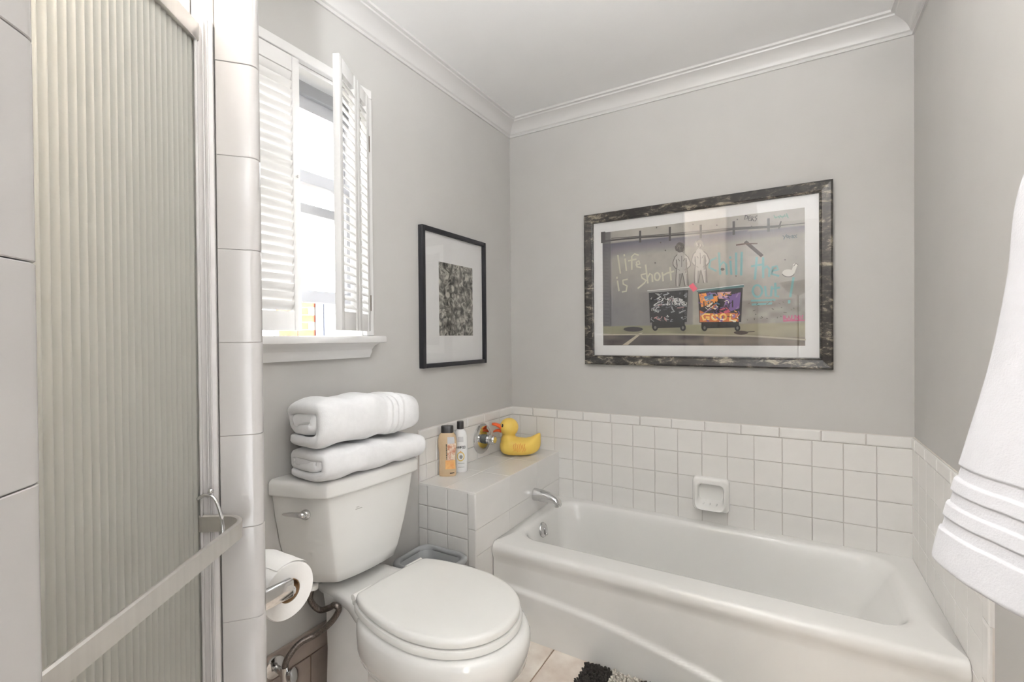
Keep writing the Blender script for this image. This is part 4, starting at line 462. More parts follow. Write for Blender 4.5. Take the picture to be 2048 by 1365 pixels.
# tub spout
sp = root('tub_spout', (XL, -.302, .445), 'chrome bath spout on the ledge above the tub', 'tap')
rings = []
for x, zt_, zb_, hw in ((0, .038, -.024, .027), (.008, .038, -.024, .028), (.04, .036, -.022, .027), (.075, .030, -.021, .026), (.105, .021, -.022, .025), (.126, .011, -.025, .023), (.138, .0, -.028, .019), (.144, -.012, -.030, .012)):
    rings.append([Vector((XL+x, -.302+hw*cos(a)*(1 if abs(cos(a)) < .99 else 1), .445+(zt_+zb_)/2+(zt_-zb_)/2*sin(a))) for a in [2*pi*i/20 for i in range(20)]])
MB().loft(rings).out('spout_body', 'chrome', sp, auto=50)
MB().lathe([(0, 0), (.012, 0), (.012, .016), (0, .016)], Matrix.Translation((XL+.122, -.302, .410)), 16).out('outlet', 'chrome', sp, auto=40)

# valve: round plate and knob on the window wall
vp = root('shower_valve', (.008, -.326, .704), 'round chrome tap plate with clear knob beside the yellow duck', 'tap')
Mv = Matrix.Translation((.008, -.326, .704)) @ Matrix.Rotation(pi/2, 4, 'Y')
MB().lathe([(0, 0), (.078, 0), (.0785, .003), (.074, .008), (.055, .012), (.03, .0135), (0, .0135)], Mv, 40).out('escutcheon', 'chrome', vp, auto=40)
MB().lathe([(0, .01), (.024, .01), (.024, .026), (.02, .03), (0, .03)], Mv, 24).out('collar', 'gasket', vp, auto=40)
kn = MB(); rg = []
for zz, r in ((.028, .016), (.034, .021), (.05, .0225), (.066, .0225), (.078, .020), (.082, .016)):
    rg.append([Mv @ Vector(((r*(1+.06*(1 if i % 2 else -1)))*cos(2*pi*i/24), (r*(1+.06*(1 if i % 2 else -1)))*sin(2*pi*i/24), zz)) for i in range(24)])
kn.loft(rg).out('knob', 'chrome', vp, auto=40)

# soap dish
sd = root('soap_dish', (1.083, -.008, .36), 'white ceramic soap dish set into the tub surround', 'soap dish')
sx0, sx1, sz0, sz1 = 1.004, 1.162, .418, .572
def sring(y, dx, db, dt, r): return [Vector((p.x, y, p.y)) for p in rrect(sx0+dx, sx1-dx, sz0+db, sz1-dt, r, 0, 6)]
rings = [sring(-.008, 0, 0, 0, .016), sring(-.026, .001, .001, .001, .018), sring(-.034, .005, .005, .004, .018), sring(-.037, .011, .010, .012, .018)]
def lip(y, dx, z0, z1, r, k):
    return [Vector((p.x, y-k*max(0, min(1, (sz0+.075-p.y)/.055)), p.y)) for p in rrect(sx0+dx, sx1-dx, z0, z1, r, 0, 6)]
rings += [lip(-.038, .013, sz0+.012, sz1-.020, .026, .028), lip(-.040, .016, sz0+.017, sz1-.023, .025, .032), lip(-.039, .020, sz0+.024, sz1-.027, .024, .030), lip(-.030, .023, sz0+.032, sz1-.031, .022, .016), lip(-.010, .027, sz0+.046, sz1-.036, .020, 0)]
MB().loft(rings).out('dish_body', 'ceramic', sd, auto=60)
for i in range(3): MB().box((1.052+i*.028, -.05, .4535), (1.057+i*.028, -.026, .4575), ch=.001).out('drain_rib', 'ceramic', sd)

# ================================================================ TOILET
TOI = root('toilet', (0, -1.232, 0), 'white two-piece toilet with closed lid beneath the window', 'toilet', rz=radians(-4))
def part(mb, name, m, **k): return mb.out(name, m, TOI, local=True, **k)
def egg(xb, xf, w, z, xm=.45, nb=3.2, nf=2.1, n=56):
    xc = xb+(xf-xb)*xm; o = []
    for i in range(n):
        a = 2*pi*i/n; c, s = cos(a), sin(a); e = nf if c > 0 else nb
        o.append(Vector((xc+(xf-xc if c > 0 else xc-xb)*math.copysign(abs(c)**(2/e), c), w*math.copysign(abs(s)**(2/e), s), z)))
    return o
part(MB().loft([egg(.20, .66, .128, 0), egg(.20, .66, .128, .012), egg(.21, .645, .118, .03), egg(.21, .60, .106, .10), egg(.21, .585, .104, .16), egg(.22, .61, .116, .20, .46, 2.6), egg(.232, .665, .142, .24, .47, 2.6), egg(.245, .735, .178, .285, .48, 3.0), egg(.252, .770, .197, .325, .48, 3.0), egg(.255, .780, .203, .37, .48, 3.0), egg(.256, .780, .203, .392, .48, 3.0), egg(.258, .776, .199, .406, .48, 3.0), egg(.264, .766, .190, .414, .48, 3.0), egg(.30, .70, .14, .416)]), 'bowl', 'ceramic', auto=60)
# rear pedestal, and the flared deck that carries the tank
def plan(pts, z, k=4):
    L = crom([(x, -w_, 0) for x, w_ in pts], k); return [Vector((p.x, p.y, z)) for p in L]+[Vector((p.x, -p.y, z)) for p in L[::-1]]
def col(d, z): return plan([(.07-d, .104+d), (.12, .106+d), (.20, .104+d), (.30, .100+d), (.42, .09+d)], z)
part(MB().loft([col(.012, 0), col(.010, .012), col(0, .04), col(-.004, .2), col(-.002, .32), col(.004, .39)]), 'pedestal', 'ceramic', auto=60)
def dkp(d, z): return plan([(.035-d, .104+d), (.08, .108+d), (.14, .111+d), (.20, .120+d), (.25, .136+d), (.29, .150+d), (.34, .160+d), (.44, .160+d)], z)
part(MB().loft([dkp(-.02, .372), dkp(-.006, .376), dkp(0, .386), dkp(0, .404), dkp(-.003, .412), dkp(-.010, .4165), dkp(-.03, .417)]), 'deck', 'ceramic', auto=60)
LW = [(0, .132), (.012, .146), (.04, .158), (.08, .170), (.13, .180), (.18, .187), (.23, .189), (.28, .186), (.33, .175), (.37, .159), (.40, .140), (.425, .118), (.447, .088), (.461, .057), (.468, .028), (.47, 0)]
LX0 = .276
def outl(off, z, x0=LX0):
    c = (.24, 0); o = []
    L = [(x, -w_) for x, w_ in LW]+[(x, w_) for x, w_ in LW[-2::-1]]
    L = crom([(x, y, 0) for x, y in L], 3); bk = [Vector((-.006*sin(pi*t/7), .132-.264*t/7, 0)) for t in range(1, 7)]
    for p in L+bk:
        d = Vector((p.x-.235, p.y*1.0)); d = d.normalized()
        o.append(Vector((x0+p.x+d.x*off, p.y+d.y*off, z)))
    return o
part(MB().loft([outl(.0, .4175), outl(.005, .420), outl(.006, .430), outl(.003, .437), outl(-.006, .4395), outl(-.05, .440)]), 'seat', 'plastic_white', auto=50)
part(MB().loft([outl(-.008, .4425), outl(-.001, .444), outl(0, .455), outl(-.002, .4605), outl(-.007, .4645), outl(-.016, .466), outl(-.07, .4675)]), 'lid', 'plastic_white', auto=50)
for s in (-1, 1): part(MB().tube([(LX0-.008, s*.075, .450), (LX0-.008, s*.142, .450)], .0105, 12).box((LX0-.03, s*.11-.02, .416), (LX0+.0, s*.11+.02, .446), ch=.004), 'hinge', 'plastic_white', auto=45)
def tankring(d, wb_, wf, z, bulge=.012, x0=.014, off=0):
    P = [(x0, -wb_)]+[(x0+(d-.012-x0)*t, -wb_+(wb_-wf-.008)*(t**1.35)) for t in (.12, .35, .6, .82)]+[(d-.005, -wf-.0035), (d+.001, -wf+.006), (d+bulge*.8, -wf*.5), (d+bulge, 0), (d+bulge*.8, wf*.5), (d+.001, wf-.006), (d-.005, wf+.0035)]+[(x0+(d-.012-x0)*t, wb_-(wb_-wf-.008)*(t**1.35)) for t in (.82, .6, .35, .12)]+[(x0, wb_)]
    if off:
        c = Vector((.1, 0)); P = [tuple(Vector(p)+Vector(((off if p[0] > .03 else off*.3), 0)) * (1 if p[0] > .1 else .3)+Vector((0, math.copysign(off, p[1]) if abs(p[1]) > .1 else 0))) for p in P]
    q = P
    for _ in range(2):
        q = [r for i in range(len(q)) for r in ((q[i][0]*.75+q[(i+1) % len(q)][0]*.25, q[i][1]*.75+q[(i+1) % len(q)][1]*.25), (q[i][0]*.25+q[(i+1) % len(q)][0]*.75, q[i][1]*.25+q[(i+1) % len(q)][1]*.75))]
    return [Vector((x, y, z)) for x, y in q]
part(MB().loft([tankring(.150, .185, .108, .450), tankring(.160, .195, .117, .455), tankring(.168, .206, .128, .49), tankring(.180, .228, .148, .58), tankring(.190, .244, .164, .67), tankring(.197, .254, .174, .752)]), 'tank', 'ceramic', auto=60)
part(MB().loft([tankring(.197, .252, .174, .748, off=.004), tankring(.197, .252, .174, .750, off=.012), tankring(.197, .252, .174, .756, off=.014), tankring(.197, .252, .174, .786, off=.014), tankring(.197, .252, .174, .793, off=.011), tankring(.197, .252, .174, .797, off=.004), tankring(.19, .243, .165, .798, off=-.01)]), 'tank_lid', 'ceramic', auto=60)
# trip lever on the tank's angled side
Ml = Matrix.Translation((.142, -.2135, .700)) @ Matrix.Rotation(radians(-66), 4, 'Z')
lv = part(MB().lathe([(0, 0), (.016, 0), (.016, .006), (.011, .012), (0, .013)], Ml @ Matrix.Rotation(pi/2, 4, 'Y'), 20), 'flush_lever', 'chrome', auto=40)
arm = [Ml @ Vector(p) for p in ((.012, -.004, .004), (.024, .006, .006), (.028, -.01, .008), (.026, -.035, .007), (.022, -.055, .004), (.016, -.068, .002))]
h = MB().tube(crom(arm, 4), [.008, .009, .0095, .0095, .009, .009, .0085, .008, .0075, .007, .0068, .0066, .0064, .006, .0055, .005, .0045, .004, .0035, .003, .002], 10).out('lever_arm', 'chrome', smooth=True); h.parent = lv
# maker's mark
for i, (a, b, zz) in enumerate(((-.075, -.045, .690), (-.078, -.05, .684))): part(MB().box((.2035-.0035, a, zz), (.2052-.0035, b, zz+.0028)), 'maker_mark', 'mark')
# water supply: braided hose, stop valve, wall flange
ws = root('water_supply', (.01, -1.47, .2), 'braided hose and chrome stop valve under the toilet tank', 'hose')
hs = crom([(.062, -1.387, .44), (.061, -1.396, .392), (.075, -1.374, .352), (.115, -1.366, .366), (.155, -1.378, .392), (.168, -1.372, .378), (.135, -1.376, .33), (.085, -1.392, .285), (.064, -1.44, .274), (.060, -1.478, .248), (.060, -1.488, .222)], 6)
MB().tube(hs, .0095, 12).out('hose', 'braid', ws, smooth=True)
MB().lathe([(0, 0), (.018, 0), (.018, .014), (.012, .018), (0, .018)], Matrix.Translation((.062, -1.387, .424)), 12).out('coupling_nut', 'plastic_white', ws, auto=40)
MB().lathe([(0, 0), (.034, 0), (.032, .006), (.014, .012), (0, .012)], Matrix.Translation((.009, -1.488, .212)) @ Matrix.Rotation(pi/2, 4, 'Y'), 24).out('wall_flange', 'chrome', ws, auto=40)
MB().tube([(.012, -1.488, .212), (.062, -1.488, .207)], .010, 12).tube([(.060, -1.488, .188), (.060, -1.488, .230)], .012, 12).out('valve_body', 'chrome', ws, auto=40)
MB().lathe([(0, 0), (.009, 0), (.021, .008), (.022, .018), (.014, .022), (0, .022)], Matrix.Translation((.066, -1.478, .196)) @ Matrix.Rotation(radians(75), 4, 'Y') @ Matrix.Rotation(radians(-25), 4, 'X'), 16).out('valve_handle', 'chrome', ws, auto=40)

# ================================================================ FOLDED TOWELS
def folded(name, label, z0, H, Dp, L, cx, cy, rz, turns, th, seed, band=None, lean=0):
    rnd = random.Random(seed); ph = [rnd.uniform(0, 6.28) for _ in range(12)]
    # spiral of rounded rectangles: x is depth, z is height
    path = []; n = 34; tot = int(n*turns)
    for i in range(tot+1):
        a = -pi/2-.5+2*pi*i/n; k = i/n
        hx, hz = Dp/2-th/2-k*th*.92, H/2-th/2-k*th*.86
        hx = max(hx, .012); hz = max(hz, .003); e = 4.0
        c, s = cos(a), sin(a); path.append(Vector((hx*math.copysign(abs(c)**(2/e), c), hz*math.copysign(abs(s)**(2/e), s))))
    M = len(path); tang = [(path[min(i+1, M-1)]-path[max(i-1, 0)]).normalized() for i in range(M)]
    ny = 64; rings = []; r0 = root(name, (cx, cy, z0), label, 'towel', 'folded towels on the tank', rz=rz)
    for j in range(ny+1):
        u = j/ny; e = min(u, 1-u)*L; rr = .018
        tk = th*(.5 if e <= 0 else min(1, .5+.5*math.sqrt(max(0, 1-(1-min(1, e/rr))**2))))
        sh = 1-.05*(1-min(1, e/.03))**2
        ring = []
        for sgn in (1, -1):
            for i in (range(M) if sgn == 1 else range(M-1, -1, -1)):
                p = path[i]; t = tang[i]; nn = Vector((t.y, -t.x)); k = i/n
                q = Vector((p.x*sh, p.y*sh))+nn*sgn*tk*.5*.93
                y = (u-.5)*L
                wob = .0035*sin(9*u*2+ph[0]+i*.12)+.0028*sin(17*u+ph[1]-i*.21)+.002*sin(31*u+ph[2]+i*.5)
                x = q.x+wob*(.9 if abs(q.x) > Dp*.3 else .3); zz = q.y+wob*.8
                zz += .010*sin(u*pi+ph[3]*.2)*(1 if q.y > 0 else 0)*H/.12
                y += .006*sin(i*.35+ph[4])*(1 if u < .5 else .8)
                if band and band[0] < u < band[1] and k < 1.05:
                    bb = (u-band[0])/(band[1]-band[0]); q2 = .004 if int(bb*7) % 2 else -.001
                    x += nn.x*q2*sgn; zz += nn.y*q2*sgn
                ring.append(Vector((x+lean*(zz), y, max(zz+H/2, .0008))))
        rings.append(ring)
    K = len(rings[0]); v = [p for r in rings for p in r]; f = []
    for j in range(ny):
        for i in range(K): i2 = (i+1) % K; f.append((j*K+i, j*K+i2, (j+1)*K+i2, (j+1)*K+i))
    for b in (0, ny*K):
        for i in range(M-1): f.append((b+i, b+i+1, b+K-2-i, b+K-1-i))
    o = mk('towel_body', v, f, 'terry', r0, smooth=True, local=True); return r0
TZ = .798
folded('folded_towel', 'lower folded white towel resting on the toilet tank', TZ, .108, .232, .405, .140, -1.252, radians(-6), 1.9, .030, 3, lean=.05)
folded('folded_towel', 'upper folded white towel with woven band, atop the other towel', TZ+.104, .155, .232, .392, .140, -1.268, radians(-5), 2.0, .037, 11, band=(.60, .82))

# ================================================================ TOILET ROLL
tr = root('toilet_roll', (.50, -1.80, .688), 'white toilet paper roll on the shower partition', 'toilet roll')
TC = Vector((.555, -1.800, .744)); Rr = .0545
def roll_ring(x, r): return [Vector((x, TC.y+r*cos(2*pi*i/40), TC.z+r*sin(2*pi*i/40))) for i in range(40)]
MB().loft([roll_ring(TC.x-.10, .022), roll_ring(TC.x-.10, Rr-.002), roll_ring(TC.x-.097, Rr), roll_ring(TC.x-.003, Rr), roll_ring(TC.x, Rr-.002), roll_ring(TC.x, .0225)], cap0=False, cap1=False).out('paper', 'paper', tr, auto=45)
MB().loft([roll_ring(TC.x-.099, .0222), roll_ring(TC.x-.001, .0222), roll_ring(TC.x-.001, .0208), roll_ring(TC.x-.099, .0208), roll_ring(TC.x-.099, .0222)], False, False).out('core', 'card', tr, auto=45)
v = []; f = []; ns = 12
for i in range(ns+1):
    a = radians(118-74*i/ns); r = Rr+.0012+.004*max(0, i/ns-.75)*4*.6
    for j in range(9):
        x = TC.x-.1+.1*j/8; jag = (.006*sin(j*2.3)+.004*sin(j*5.1)) if i == ns else 0
        v.append((x, TC.y+(r)*cos(a)+jag*.8, TC.z+r*sin(a)-jag*.5))
for i in range(ns):
    for j in range(8): a = i*9+j; f.append((a, a+1, a+10, a+9))
mk('loose_sheet', v, f, 'paper', tr, smooth=True)
th_ = root('toilet_roll_holder', (.55, -1.89, .75), 'chrome arm holding the toilet paper roll', 'holder')
MB().box((.588, -1.894, .757), (.604, -1.822, .791), ch=.004).out('arm', 'chrome', th_, auto=40)
MB().box((.425, -1.894, .745), (.438, -1.80, .779), ch=.004).out('arm', 'chrome', th_, auto=40)
MB().box((.41, -1.894, .74), (.615, -1.888, .80), ch=.003).out('back_plate', 'chrome', th_, auto=40)
MB().tube([(.435, TC.y-.004, TC.z+.004), (.568, TC.y-.004, TC.z+.004), (.582, TC.y-.016, TC.z+.016), (.594, TC.y-.034, TC.z+.028)], .0095, 16).out('spindle', 'chrome', th_, auto=40)

# ================================================================ WASTE BIN
wbn = root('waste_bin', (.165, -.935, 0), 'grey plastic waste bin between the toilet and the ledge', 'bin')
def br(d, z, r=.045): return rrect(.045+d, .288-d, -1.035+d, -.822-d, r, z, 6)
MB().loft([br(.04, 0), br(.038, .004), br(.010, .345), br(.012, .350), br(.016, .345), br(.043, .008)]).out('bin_body', 'grey_plastic', wbn, auto=50)
MB().loft([br(.006, .334), br(.0, .336), br(-.002, .343), br(-.001, .352), br(.004, .356), br(.012, .356), br(.016, .351), br(.017, .34), br(.012, .336)], False, False).out('rim', 'grey_plastic', wbn, auto=60)

# ================================================================ BATH MAT
bm_ = root('bath_mat', (1.05, -.95, 0), 'black and white striped shaggy bath mat against the tub', 'bath mat')
mx0, mx1, my0, my1 = .742, 1.36, -1.2, -.708
MB().box((mx0, my0, .0005), (mx1, my1, .005)).out('backing', 'mat_backing', bm_)
for s in range(6):
    a, b = mx0+.103*s, min(mx1, mx0+.103*(s+1)); mb = MB(); x = a+.003
    while x < b-.002:
        y = my0+.004
        while y < my1-.002:
            px, py = x+random.uniform(-.003, .003), y+random.uniform(-.003, .003); h_ = random.uniform(.014, .021); dx, dy = random.uniform(-.006, .006), random.uniform(-.006, .006); r = .0052
            c0 = [(px+r*cos(t), py+r*sin(t), .004) for t in (0, 1.57, 3.14, 4.71)]; c1 = [(px+dx+r*1.05*cos(t), py+dy+r*1.05*sin(t), h_*.8) for t in (0, 1.57, 3.14, 4.71)]
            mb.add(c0+c1+[(px+dx*1.2, py+dy*1.2, h_)], [(i, (i+1) % 4, 4+(i+1) % 4, 4+i) for i in range(4)]+[(4+i, 4+(i+1) % 4, 8) for i in range(4)]); y += .0082
        x += .0082
    tag(mb.out('pile_stripe', 'pile_black' if s % 2 == 0 else 'pile_white', bm_, smooth=True), 'black tufted stripe' if s % 2 == 0 else 'white tufted stripe', kind='stuff')

# ================================================================ BOTTLES
def ov_ring(cx, cy, z, a, b, rz, n=28, e=2.6):
    o = []
    for i in range(n):
        t = 2*pi*i/n; c, s = cos(t), sin(t); x, y = a*math.copysign(abs(c)**(2/e), c), b*math.copysign(abs(s)**(2/e), s)
        o.append(Vector((cx+x*cos(rz)-y*sin(rz), cy+x*sin(rz)+y*cos(rz), z)))
    return o
LZ = ZL+.0005
def curved(cx, cy, rz, prof, z0, z1, x0, x1, off, m, name, parent, nz=8, nx=8, e=2.6):
    # patch that hugs the bottle front (local -y side), x0..x1 as fractions of the half width
    v = []; f = []
    def at(zz):
        for (za, a, b), (zb, a2, b2) in zip(prof, prof[1:]):
            if za <= zz <= zb: t = (zz-za)/(zb-za+1e-9); return a+(a2-a)*t, b+(b2-b)*t
        return prof[-1][1:]
    for i in range(nz+1):
        zz = z0+(z1-z0)*i/nz; a, b = at(zz)
        for j in range(nx+1):
            xf = x0+(x1-x0)*j/nx; x = a*xf; y = -b*(max(0, 1-abs(xf)**e))**(1/e)-off
            v.append((cx+x*cos(rz)-y*sin(rz), cy+x*sin(rz)+y*cos(rz), LZ+zz))
    for i in range(nz):
        for j in range(nx): a = i*(nx+1)+j; f.append((a, a+1, a+nx+2, a+nx+1))
    return mk(name, v, f, m, parent, smooth=True)
# tan body wash
cx, cy, rz = .050, -.668, radians(33)
b1 = root('body_wash_bottle', (cx, cy, LZ), 'tan body wash bottle with flat black cap on the ledge', 'bottle')
pr1 = [(z*1.2, a*1.17, b*1.17) for z, a, b in [(0, .031, .017), (.006, .034, .0195), (.03, .0335, .0195), (.06, .0320, .0185), (.085, .033, .0193), (.115, .0365, .0205), (.14, .036, .0205), (.155, .032, .019), (.163, .025, .0165), (.166, .022, .015)]]
MB().loft([ov_ring(cx, cy, LZ+z, a, b, rz) for z, a, b in pr1]).out('bottle_body', 'wash', b1, auto=60)
MB().loft([ov_ring(cx, cy, LZ+z, a, b, rz, e=3.4) for z, a, b in ((.197, .0262, .0175), (.199, .0285, .0195), (.225, .028, .019), (.228, .026, .017))]).out('cap', 'black_cap', b1, auto=45)
curved(cx, cy, rz, pr1, .034, .074, -.2, .92, .0004, 'label_orange', 'label_patch', b1)
curved(cx, cy, rz, pr1, .074, .150, .05, .92, .0004, 'label_cream', 'label_picture', b1)
curved(cx, cy, rz, pr1, .150, .180, .05, .8, .0004, 'label_silver', 'label_top', b1)
for i in range(9): curved(cx, cy, rz, pr1, .079+i*.0078, .0832+i*.0078+.001*(i % 3), -.12, .0, .0004, 'ink', 'label_lettering', b1, 1, 2)
curved(cx, cy, rz, pr1, .014, .018, .3, .8, .0004, 'ink', 'label_lettering', b1, 1, 3)
# white shampoo
cx2, cy2, rz2 = .060, -.582, radians(30)
b2 = root('shampoo_bottle', (cx2, cy2, LZ), 'white shampoo bottle with slim black cap on the ledge', 'bottle')
K2 = 1.21
pr2 = [(z*K2, a*1.16, b*1.16) for z, a, b in [(0, .026, .020), (.005, .0285, .0225), (.05, .029, .023), (.12, .029, .023), (.14, .0275, .022), (.155, .022, .018), (.163, .015, .013), (.166, .0115, .0115)]]
MB().loft([ov_ring(cx2, cy2, LZ+z, a, b, rz2, e=2.2) for z, a, b in pr2]).out('bottle_body', 'white_bottle', b2, auto=60)
MB().loft([ov_ring(cx2, cy2, LZ+z, a, b, rz2, e=2) for z, a, b in ((.2, .0145, .0145), (.201, .0165, .0165), (.233, .016, .016), (.236, .0145, .0145))]).out('cap', 'black_cap', b2, auto=45)
curved(cx2, cy2, rz2, pr2, .143, .167, -.3, .5, .0004, 'label_silver', 'label_logo', b2, e=2.2)
SEG = {'S': [(1, 1, 0, 1), (0, 1, 0, .5), (0, .5, 1, .5), (1, .5, 1, 0), (1, 0, 0, 0)], 'H': [(0, 0, 0, 1), (1, 0, 1, 1), (0, .5, 1, .5)], 'A': [(0, 0, .5, 1), (.5, 1, 1, 0), (.25, .4, .75, .4)], 'M': [(0, 0, 0, 1), (0, 1, .5, .4), (.5, .4, 1, 1), (1, 1, 1, 0)], 'P': [(0, 0, 0, 1), (0, 1, 1, 1), (1, 1, 1, .5), (1, .5, 0, .5)], 'O': [(0, 0, 0, 1), (0, 1, 1, 1), (1, 1, 1, 0), (1, 0, 0, 0)]}
def wrapped_text(txt, cx, cy, rz, b_at, a, z, hh, x0, x1, m, parent, e=2.2, wd=.0017):
    mb = MB(); n = len(txt); cw = (x1-x0)/n
    def pt(xf, zz, o=.0006):
        x = a*xf; y = -b_at*(max(0, 1-abs(xf)**e))**(1/e)-o
        return Vector((cx+x*cos(rz)-y*sin(rz), cy+x*sin(rz)+y*cos(rz), LZ+zz))
    for i, ch_ in enumerate(txt):
        for (xa, za, xb, zb) in SEG[ch_]:
            X0, X1 = x0+cw*(i+xa*.72), x0+cw*(i+xb*.72); p, q = pt(X0, z+za*hh), pt(X1, z+zb*hh)
            t = (q-p).normalized(); nr = Vector((sin(rz), -cos(rz), 0)); s = t.cross(nr).normalized()*wd*.5
            mb.add([p-s, p+s, q+s, q-s], [(0, 1, 2, 3)])
    return mb.out('lettering', m, parent)
wrapped_text('SHAMPOO', cx2, cy2, rz2, .0267, .0336, .112, .0115, -.66, .76, 'ink', b2)
mb = MB()
def disc(z0, xf0, r0_, r1_, m, name, n=20):
    v = []; f = []
    for k, r in enumerate((r0_, r1_)):
        for i in range(n):
            x = .0336*xf0+r*cos(2*pi*i/n); xf = x/.0336; y = -.0267*(max(0, 1-abs(xf)**2.2))**(1/2.2)-.0006
            v.append((cx2+x*cos(rz2)-y*sin(rz2), cy2+x*sin(rz2)+y*cos(rz2), LZ+z0+r*1.25*sin(2*pi*i/n)))
    f = [(i, (i+1) % n, n+(i+1) % n, n+i) for i in range(n)]
    mk(name, v, f, m, b2)
disc(.075, .1, .0138, .0178, 'label_yellow', 'label_wreath'); disc(.073, .15, .0005, .0074, 'ink_grey', 'label_fruit'); disc(.097, .1, .0004, .0036, 'label_orange', 'label_flower')
for zz in (.042, .024): curved(cx2, cy2, rz2, pr2, zz, zz+.002, -.3, .6, .0005, 'ink_grey', 'label_lettering', b2, 1, 5, 2.2)

# ================================================================ RUBBER DUCK
dkx, dky, drz = .146, -.190, radians(30)     # local +x runs to the tail
dr = root('rubber_duck', (dkx, dky, LZ), 'yellow rubber duck with open orange beak on the ledge corner', 'rubber duck', rz=drz); dr.scale = (1.12, 1.12, 1.15)
rings = []
for x, zb, zt_, hw in ((-.085, .03, .052, .012), (-.078, .016, .068, .034), (-.066, .007, .082, .048), (-.045, .002, .090, .058), (-.02, .0, .088, .062), (.01, .0, .080, .062), (.04, .001, .078, .056), (.065, .004, .084, .045), (.085, .011, .094, .032), (.100, .022, .102, .019), (.108, .036, .104, .009), (.111, .055, .100, .004)):
    rings.append([Vector((x, hw*cos(2*pi*i/24), (zb+zt_)/2+(zt_-zb)/2*math.copysign(abs(sin(2*pi*i/24))**.85, sin(2*pi*i/24)))) for i in range(24)])
body = MB().loft(rings); body.ball((-.040, 0, .130), (.045, .044, .043), 24, 16); body.lathe([(.040, 0), (.030, .025), (.030, .045)], Matrix.Translation((-.042, 0, .07)), 24)
ob = body.out('duck_body', 'rubber', dr, smooth=True, local=True)
md = ob.modifiers.new('remesh', 'REMESH'); md.mode = 'VOXEL'; md.voxel_size = .0032; md.use_smooth_shade = True
ms = ob.modifiers.new('smooth', 'SMOOTH'); ms.iterations = 9; ms.factor = .6
def beak(z0, ang, L, hw, th2):
    r = []
    for k in range(6):
        t = k/5; x = -.078-L*t; zz = z0+ang*t*L+.004*sin(t*pi); h_ = hw*(1-.55*t*t)
        r.append([Vector((x, h_*cos(2*pi*i/12), zz+th2*(1-.5*t)*sin(2*pi*i/12))) for i in range(12)])
    return MB().loft(r)
beak(.130, .34, .044, .027, .0105).out('upper_beak', 'beak', dr, smooth=True, local=True)
beak(.113, -.10, .038, .024, .008).out('lower_beak', 'beak', dr, smooth=True, local=True)
for s in (-1, 1):
    e = MB().ball((-.0705, s*.030, .142), (.0045, .004, .0078), 12, 8).out('eye', 'ink', dr, smooth=True, local=True)
    MB().ball((-.0738, s*.0326, .145), (.0018, .0015, .0024), 8, 6).out('eye_glint', 'white_bottle', dr, smooth=True, local=True)
for i in range(7):
    x = -.018+i*.0085; zz = .03+.003*sin(i*2.1)
    pts = [Vector((x+.0018*sin(k*1.3+i), -.0632+.00012*abs(k-3)**2, zz+k*.0058)) for k in range(7)]
    MB().tube(pts, .0011, 6).out('printed_mark', 'ink_orange', dr, local=True)

# ================================================================ PICTURES
px0, px1, pz0, pz1, fwid = .467, 1.557, 1.089, 1.876, .048
pic = root('framed_street_print', ((px0+px1)/2, 0, pz0), 'large framed street-art photograph on the wall above the bathtub', 'picture')
def rail(a, b, c, d, name, m, parent, t=.03, flat=False):
    # a,b outer edge ends, c,d inner edge ends (X,Z); bevelled moulding profile
    P = []
    for s, y in ((0, 0), (0, -.024), (.06, -.029), (.16, -.030), (.80, -.024), (.88, -.026), (.97, -.024), (1, -.018), (1, 0)):
        P.append([Vector((p[0]+(q[0]-p[0])*s, y, p[1]+(q[1]-p[1])*s)) for p, q in ((a, c), (b, d))])
    n = len(P); v = [p[0] for p in P]+[p[1] for p in P]
    return mk(name, v, [(i, (i+1) % n, n+(i+1) % n, n+i) for i in range(n)]+[tuple(range(n)), tuple(range(n, 2*n))], m, parent)
o4 = [(px0, pz0), (px1, pz0), (px1, pz1), (px0, pz1)]; i4 = [(px0+fwid, pz0+fwid), (px1-fwid, pz0+fwid), (px1-fwid, pz1-fwid), (px0+fwid, pz1-fwid)]
for k in range(4): rail(o4[k], o4[(k+1) % 4], i4[k], i4[(k+1) % 4], 'frame_rail', 'distressed', pic)
MB().box((px0+.01, -.009, pz0+.01), (px1-.01, -.001, pz1-.01)).out('mat_board', 'mat_board', pic)
qx0, qx1, qz0, qz1 = .5635, 1.4585, 1.188, 1.776
verts = []; faces = []; fc = []
def hsh(i, j, s): return (math.sin(i*12.9898+j*78.233+s*37.719)*43758.5453) % 1
def vn(x, y, s):
    xi, yi = math.floor(x), math.floor(y); fx, fy = x-xi, y-yi; fx = fx*fx*(3-2*fx); fy = fy*fy*(3-2*fy)
    return (hsh(xi, yi, s)*(1-fx)+hsh(xi+1, yi, s)*fx)*(1-fy)+(hsh(xi, yi+1, s)*(1-fx)+hsh(xi+1, yi+1, s)*fx)*fy
def mixc(a, b, t): t = max(0, min(1, t)); return tuple(x+(y-x)*t for x, y in zip(a, b))
